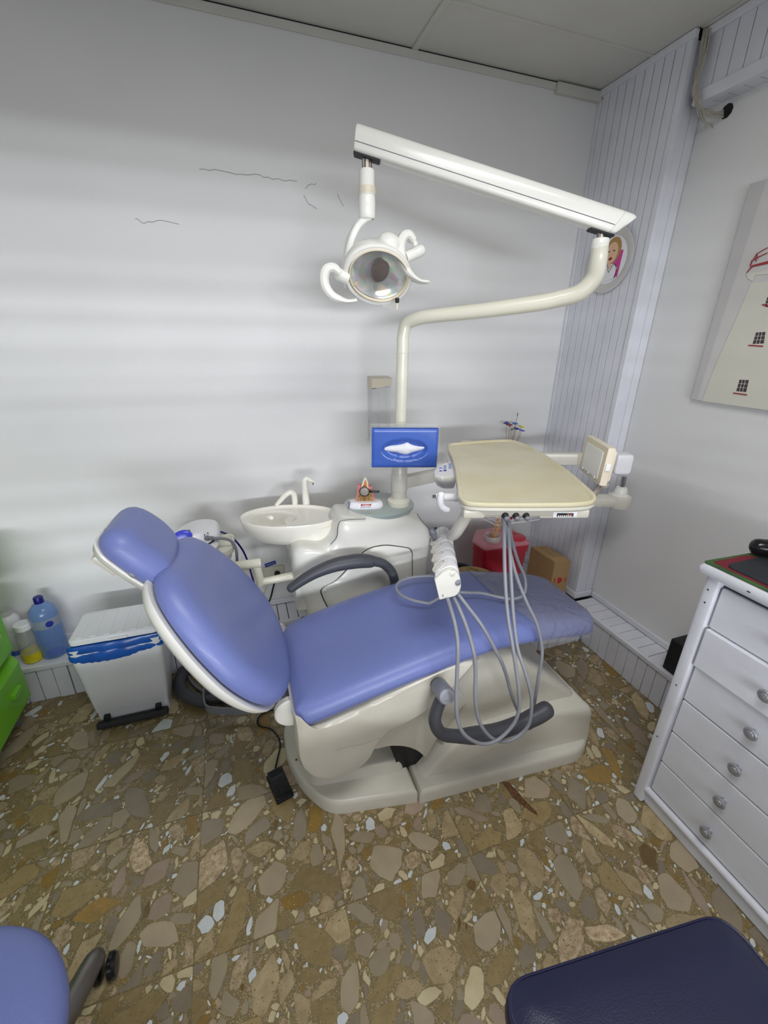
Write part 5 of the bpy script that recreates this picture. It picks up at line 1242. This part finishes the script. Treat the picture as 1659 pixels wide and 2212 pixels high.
for y in (1.19, 1.72):
    for x in (-1.32, -1.01): obj('leg', MBm().lathe((x, y, 0), (0, 0, 1), [(.024, 0), (.026, .004), (.022, .09)], 16), 'midgrey', gt)
# pedal bin with blue bag
bn = thing('pedal_bin', 'white square pedal bin lined with a blue bag beside the ledge', 'pedal bin', (-.545, 1.70, 0))
Bb = [(-.680, 1.603), (-.408, 1.603), (-.412, 1.785), (-.676, 1.785)]; Bt = [(-.705, 1.592), (-.383, 1.592), (-.388, 1.80), (-.70, 1.80)]
def br(P, z, k=.02): return [V(p.x, p.y, z) for p in rpoly(P, k, 3)]
def lerpP(t): return [(a[0]+(b[0]-a[0])*t, a[1]+(b[1]-a[1])*t) for a, b in zip(Bb, Bt)]
def insP(P, d): 
    cx, cy = sum(p[0] for p in P)/4, sum(p[1] for p in P)/4; return [(x-math.copysign(d, x-cx), y-math.copysign(d, y-cy)) for x, y in P]
BH = .40
obj('bin_body', MBm().loft([br(insP(Bb, .004), 0), br(insP(Bb, -.003), .004), br(insP(Bb, -.003), .062), br(Bb, .066), br(lerpP(.5), BH*.5), br(lerpP(1), BH-.01), br(insP(lerpP(1), .006), BH-.01)], caps=(True, False)), 'bin_pl', bn)
rgb = random.Random(9); rings = []
base_o = [Vector((p.x, p.y)) for p in br(insP(Bt, -.008), 0, .016)]
NB = 96
def resample(O, n):
    L = [0]; 
    for i in range(len(O)): L.append(L[-1]+(O[(i+1) % len(O)]-O[i]).length)
    out = []
    for k in range(n):
        s_ = L[-1]*k/n; i = max(j for j in range(len(O)) if L[j] <= s_); t = (s_-L[i])/max(1e-9, L[i+1]-L[i]); out.append(O[i].lerp(O[(i+1) % len(O)], t))
    return out
RO = resample(base_o, NB); cB = Vector((-.545, 1.695)); wv = [rgb.uniform(-1, 1) for _ in range(NB)]
wv = [(wv[i-1]+wv[i]*2+wv[(i+1) % NB])/4 for i in range(NB)]
for j, (dz, off, amp) in enumerate(((-.062, .010, .004), (-.056, .014, .005), (-.042, .015, .005), (-.030, .009, .003), (-.026, .013, .003), (-.005, .012, .002), (.004, .006, .001), (.004, -.006, .001), (-.02, -.012, .001))):
    rings.append([V(*(p+(p-cB).normalized()*(off+amp*wv[i])), BH+dz+(0 if j > 1 else .006*wv[(i*3) % NB]-(.014-.008*j)*math.sin(i*.13))) for i, p in enumerate(RO)])
obj('bin_bag', MBm().loft(rings, caps=(False, False)), 'bag', bn)
lid = MBm(); LP = [(-.695, 1.600), (-.392, 1.600), (-.397, 1.796), (-.69, 1.796)]
lid.loft([br(LP, BH+.008, .02), br(LP, BH+.026, .02), br(insP(LP, .004), BH+.030, .02)])
ld = obj('bin_lid', lid, 'bin_pl', bn)
for k in range(6): obj('lid_rib', MBm().box((-.66+k*.046, 1.695, BH+.0305), (.020, .165, .003), None, .0012), 'bin_pl', ld)
obj('lid_tab', MBm().box((-.53, 1.598, BH+.016), (.07, .012, .010), None, .003), 'bin_pl', ld)
pd = MBm().box((-.545, 1.583, .022), (.262, .036, .026), Euler((R(-22), 0, 0)), .006)
obj('pedal', pd, 'matte_black', bn)
for x in (-.64, -.45): obj('pedal_hinge', MBm().box((x, 1.597, .042), (.022, .02, .022), None, .003), 'matte_black', bn)
# round foot control with hoop and thick hose
F0 = onz(528, 1500, 0); 
fo = thing('foot_control', 'grey foot control disc with hoop and dark hose under the reclined backrest', 'foot control', (F0.x, F0.y, 0))
obj('control_disc', MBm().lathe((F0.x, F0.y, 0), (0, 0, 1), [(.088, 0), (.092, .01), (.088, .035), (.07, .055), (.03, .062), (.001, .063)], 32), 'midgrey', fo)
hoop = [onz(px, py, .05) for px, py in ((560, 1528), (520, 1536), (470, 1535), (447, 1530), (441, 1512), (442, 1494), (455, 1480), (490, 1476), (540, 1480))]
mb = MBm(); rings = []; HP = catmull(hoop, 5)
for i, p in enumerate(HP):
    T = (HP[min(i+1, len(HP)-1)]-HP[max(i-1, 0)]).normalized(); s_ = V(-T.y, T.x, 0)
    rings.append([p+s_*a*.003+V(0, 0, b*.018) for a, b in ((-1, -1), (1, -1), (1, 1), (-1, 1))])
obj('hoop', mb.loft(rings), 'midgrey', fo)
obj('thick_hose', MBm().tube([onz(500, 1503, .045), onz(470, 1508, .035), onz(435, 1514, .029), (onz(402, 1502, .029)), onz(388, 1478, .029), onz(398, 1452, .029), onz(425, 1430, .029), onz(460, 1415, .029), onz(500, 1400, .03)], .026, n=14), 'darkhose', fo)
obj('thin_hose', MBm().tube([onz(500, 1494, .06), onz(450, 1497, .02), onz(420, 1480, .008), onz(404, 1455, .007), onz(400, 1430, .03), ony(399, 1415, 1.81)], .0065, n=8), 'hose', fo)
# small black pedal switch with cord
pc2 = (onz(585, 1668, .03)+onz(615, 1650, .03)+onz(635, 1710, .03)+onz(600, 1727, .03))/4
PA = R(14)
pt = thing('pedal_switch', 'small black ribbed pedal switch on the floor left of the chair base', 'foot pedal', (pc2.x-.008, pc2.y, 0))
c_ = V(pc2.x-.008, pc2.y, 0); RM = Euler((0, 0, PA)).to_matrix()
obj('pedal_base', MBm().box(c_+V(0, 0, .009), (.062, .115, .016), RM, .004), 'matte_black', pt)
PM = RM @ Euler((R(6), 0, 0)).to_matrix()
pp_ = obj('pedal_plate', MBm().box(c_+V(0, 0, .026), (.056, .108, .010), PM, .003), 'gloss_black', pt)
for k in range(9): obj('pedal_rib', MBm().box(c_+PM @ V(-.022+k*.0055, -.014, .0058)+V(0, 0, .026), (.0022, .062, .0018), PM), 'matte_black', pp_)
for k in range(4): obj('pedal_rib', MBm().box(c_+PM @ V(0, .030+k*.006, .0058)+V(0, 0, .026), (.044, .002, .0018), PM), 'matte_black', pp_)
obj('cord', MBm().tube([c_+RM @ V(.0, .058, .012)]+[onz(px, py, .006) for px, py in ((599, 1640), (605, 1612), (601, 1592), (585, 1575), (565, 1570), (556, 1562), (560, 1548), (580, 1536), (606, 1533))], .003, n=7), 'matte_black', pt)

# ============================================================ RIGHT SIDE
# loudspeaker on the ledge
single('loudspeaker', 'small matte black loudspeaker on the right ledge behind the dresser', 'loudspeaker', MBm().bx(1.632, 1.742, .885, 1.005, LZ+.001, LZ+.155, .006), 'matte_black', (1.69, .94, LZ))
# dresser
DXf, DY1, DY0_, DXb = 1.19, .70, -.25, 1.607
ds = thing('dresser', 'white painted dresser with grey metal knobs at the right edge', 'dresser', (1.4, .22, 0))
obj('carcass', MBm().bx(DXf+.022, DXb, DY0_+.02, DY1-.012, .05, .905, .002), 'white_wood', ds)
for y in (DY1-.022, DY0_+.022):
    obj('corner_post', MBm().bx(DXf, DXf+.04, y-.018, y+.018, 0, .908, .009), 'white_wood', ds)
    obj('corner_post', MBm().bx(DXb-.03, DXb, y-.018, y+.018, 0, .908, .004), 'white_wood', ds)
obj('kick_board', MBm().bx(DXf+.016, DXf+.03, DY0_+.04, DY1-.04, 0.002, .056, .002), 'white_wood', ds)
obj('bead_rail', MBm().tube([V(DXf+.012, DY0_+.02, .066), V(DXf+.012, DY1-.036, .066)], .012, n=14, sub=1, round_ends=True), 'white_wood', ds)
obj('dresser_top', MBm().pad(rpoly([(DXf-.018, DY1+.012), (DXf-.018, DY0_-.01), (DXb+.004, DY0_-.01), (DXb+.004, DY1+.012)], .006), [(.99, .906), (1, .912), (1, .924), (.99, .930), (.96, .931)], XY(0)), 'white_wood', ds)
obj('drawer_gap_shade', MBm().bx(DXf+.0205, DXf+.023, DY0_+.043, DY1-.043, .077, .883), 'dark_gap', ds)  # dark sheet on the white carcass, painting shade into the drawer gaps
kn = None; zb_ = [.078, .212, .346, .48, .614, .748, .880]
for k in range(6):
    z0, z1 = zb_[k], zb_[k+1]; off = {5: .009, 4: .018}.get(k, .005)
    x0 = DXf+.020-off
    d = obj('drawer', MBm().bx(x0, DXf+.35, DY0_+.045, DY1-.045, z0+.0015, z1-.0015, .005), 'white_wood', ds)
    for y in (.468, -.02):
        if kn is None: kn = obj('knob', MBm().lathe((x0, y, (z0+z1)/2), (-1, 0, 0), [(.008, 0), (.006, .006), (.0065, .012), (.016, .016), (.0175, .020), (.014, .023), (.010, .0225), (.009, .025), (.002, .027)], 20), 'knobmetal', d, loc=(x0, y, (z0+z1)/2+.0)) ; kn_src = kn
        else: copy_at(kn_src, d, (x0, y, (z0+z1)/2))
rp_ = random.Random(4)
for (y, z) in ((.68, .86), (.677, .82), (.679, .30), (.676, .52)): obj('paint_chip', MBm().lathe((DXf-.0004, y, z), (-1, 0, 0), [(.0028, 0), (.002, .0006)], 7), 'matte_black', ds)
for k in range(16):
    y = .60-k*.042+rp_.uniform(-.015, .015); obj('paint_chip', MBm().box((DXf+.004, y, .0735), (.003, rp_.uniform(.004, .016), .0015), Euler((0, R(-40), 0))), 'armgrey', ds)
obj('paint_chip', MBm().box((DXf-.0175, .58, .918), (.002, .008, .003)), 'matte_black', ds)
# cloth, pad and cable things on top
cl = [(DXf-.005, .712), (DXf+.0, .2), (DXf+.0, -.2), (DXb-.02, -.2), (DXb-.01, .70)]
clo = thing('table_cloth', 'red and green cloth covering the dresser top', 'cloth', (1.4, .2, .932))
obj('cloth_sheet', MBm().pad(rpoly(cl, .01), [(1, .9315), (1.002, .934), (.99, .9348)], XY(0)), 'green_cloth', clo)
r_ = rpoly([(DXf+.012, .70), (DXf+.010, -.18), (DXf+.09, -.18), (DXf+.10, .50), (DXf+.21, .60), (DXf+.15, .70)], .01)
obj('cloth_pattern', MBm().pad(r_, [(1, .9348), (1, .9355)], XY(0)), 'red_cloth', clo)
pA, pB, pC = onz(1565, 1221, .937), onz(1659, 1268, .937), onz(1652, 1202, .937)
po = rpoly([(pA.x, pA.y), (pA.x+.002, -.05), (pC.x+.06, -.05), (pC.x-.01, pC.y)], .025)
single('desk_pad', 'dark grey rounded desk pad lying on the red and green cloth', 'desk pad', MBm().pad(po, [(1, .9356), (1.0, .9385), (.99, .9395)], XY(0)), 'pad', (1.33, .35, .9356))
q = onz(1650, 1190, .96)
cbt = thing('black_pouch', 'glossy black rolled pouch lying on the cloth at the back', 'pouch', (q.x, q.y, .936))
obj('pouch_body', MBm().tube([V(q.x+.005, q.y+.02, .962), V(q.x+.06, q.y-.03, .964), V(q.x+.14, q.y-.10, .962)], [.024, .027, .022], n=14, sub=5, round_ends=True), 'gloss_black', cbt)
# navy chair, bottom right
nv = thing('visitor_chair', 'dark navy padded chair seat with piped edge in the bottom right corner', 'chair', (.57, .04, 0))
NR = R(-6); nO = rpoly([(.0, .0), (.482, .0), (.50, -.44), (-.01, -.44)], [.055, .055, .06, .06], 8)
def nm(u, v, h):
    x, y = .318+u*math.cos(NR)-v*math.sin(NR), .292+u*math.sin(NR)+v*math.cos(NR); return V(x, y, .435+h)
obj('seat_pad', MBm().loft(inset_pad([Vector(p) for p in nO], [(.03, -.012), (.008, -.010), (.001, 0), (0, .016), (.002, .030), (.006, .036), (.010, .037), (.02, .043), (.04, .049), (.055, .052), (.09, .055), (.14, .058), (.2, .060)], nm, (.245, -.22), lim=.035)), 'navy', nv)
obj('piping', MBm().loft([[nm(*(Vector(p)+(Vector((.245, -.22))-Vector(p)).normalized()*(.004+.0032*math.cos(a))), .034+.0032*math.sin(a)) for p in nO] for a in [k*math.pi/4 for k in range(9)]], caps=(False, False)), 'navy', nv)
for u, v in ((.04, -.04), (.44, -.04), (.04, -.40), (.45, -.40)):
    a = nm(u, v, -.01); b = nm(u+(-.02 if u < .2 else .02), v+(.02 if v > -.2 else -.02), 0); obj('leg', MBm().tube([a, V(b.x, b.y, 0)], .011, n=12, sub=1), 'gunmetal', nv)
# blue wheeled stool, bottom left
sx_, sy_ = -.572, .455
st = thing('wheeled_stool', 'round blue cushioned stool on a grey wheeled base in the bottom left corner', 'stool', (sx_, sy_, 0))
obj('stool_cushion', MBm().lathe((sx_, sy_, .43), (0, 0, 1), [(.17, 0), (.192, .004), (.202, .02), (.203, .038), (.195, .055), (.178, .066), (.15, .072), (.08, .075), (.001, .076)], 56), 'vinyl', st)
obj('seat_plate', MBm().lathe((sx_, sy_, .41), (0, 0, 1), [(.10, 0), (.11, .004), (.11, .02)], 30), 'matte_black', st)
obj('gas_column', MBm().lathe((sx_, sy_, .07), (0, 0, 1), [(.03, 0), (.03, .17), (.016, .172), (.016, .345)], 20), 'matte_black', st)
E1 = onz(205, 2062, .085); th0 = math.atan2(E1.y-sy_, E1.x-sx_); Ln = math.hypot(E1.y-sy_, E1.x-sx_)
for k in range(5):
    t = th0+k*2*math.pi/5; d = V(math.cos(t), math.sin(t), 0); s_ = V(-d.y, d.x, 0); c = V(sx_, sy_, 0)
    lg = obj('base_leg', MBm().tube([c+V(0, 0, .11), c+d*(Ln*.5)+V(0, 0, .10), c+d*(Ln*.93)+V(0, 0, .078), c+d*(Ln*1.0)+V(0, 0, .066)], [.034, .028, .025, .020], n=14, round_ends=True), 'gunmetal', st)
    cc_ = c+d*(Ln*.99)-s_*.0
    for sg in (-1, 1): obj('caster_wheel', MBm().lathe(cc_+V(0, 0, .0292)+(d*.35-s_).normalized()*(sg*.006)-s_*.014, (d*.35-s_).normalized()*sg, [(.022, 0), (.0285, .003), (.029, .013), (.024, .020), (.001, .022)], 22), 'gloss_black', lg)
# ceiling lamp panel above the middle of the room (behind the camera)
cp_ = thing('ceiling_lamp', 'flush rectangular ceiling lamp panel behind the viewer', 'ceiling lamp', (.35, .15, CZ))
obj('lamp_frame', MBm().bx(-.24, .94, -.14, .44, CZ-.03, CZ-.001, .004), 'white_pl', cp_)
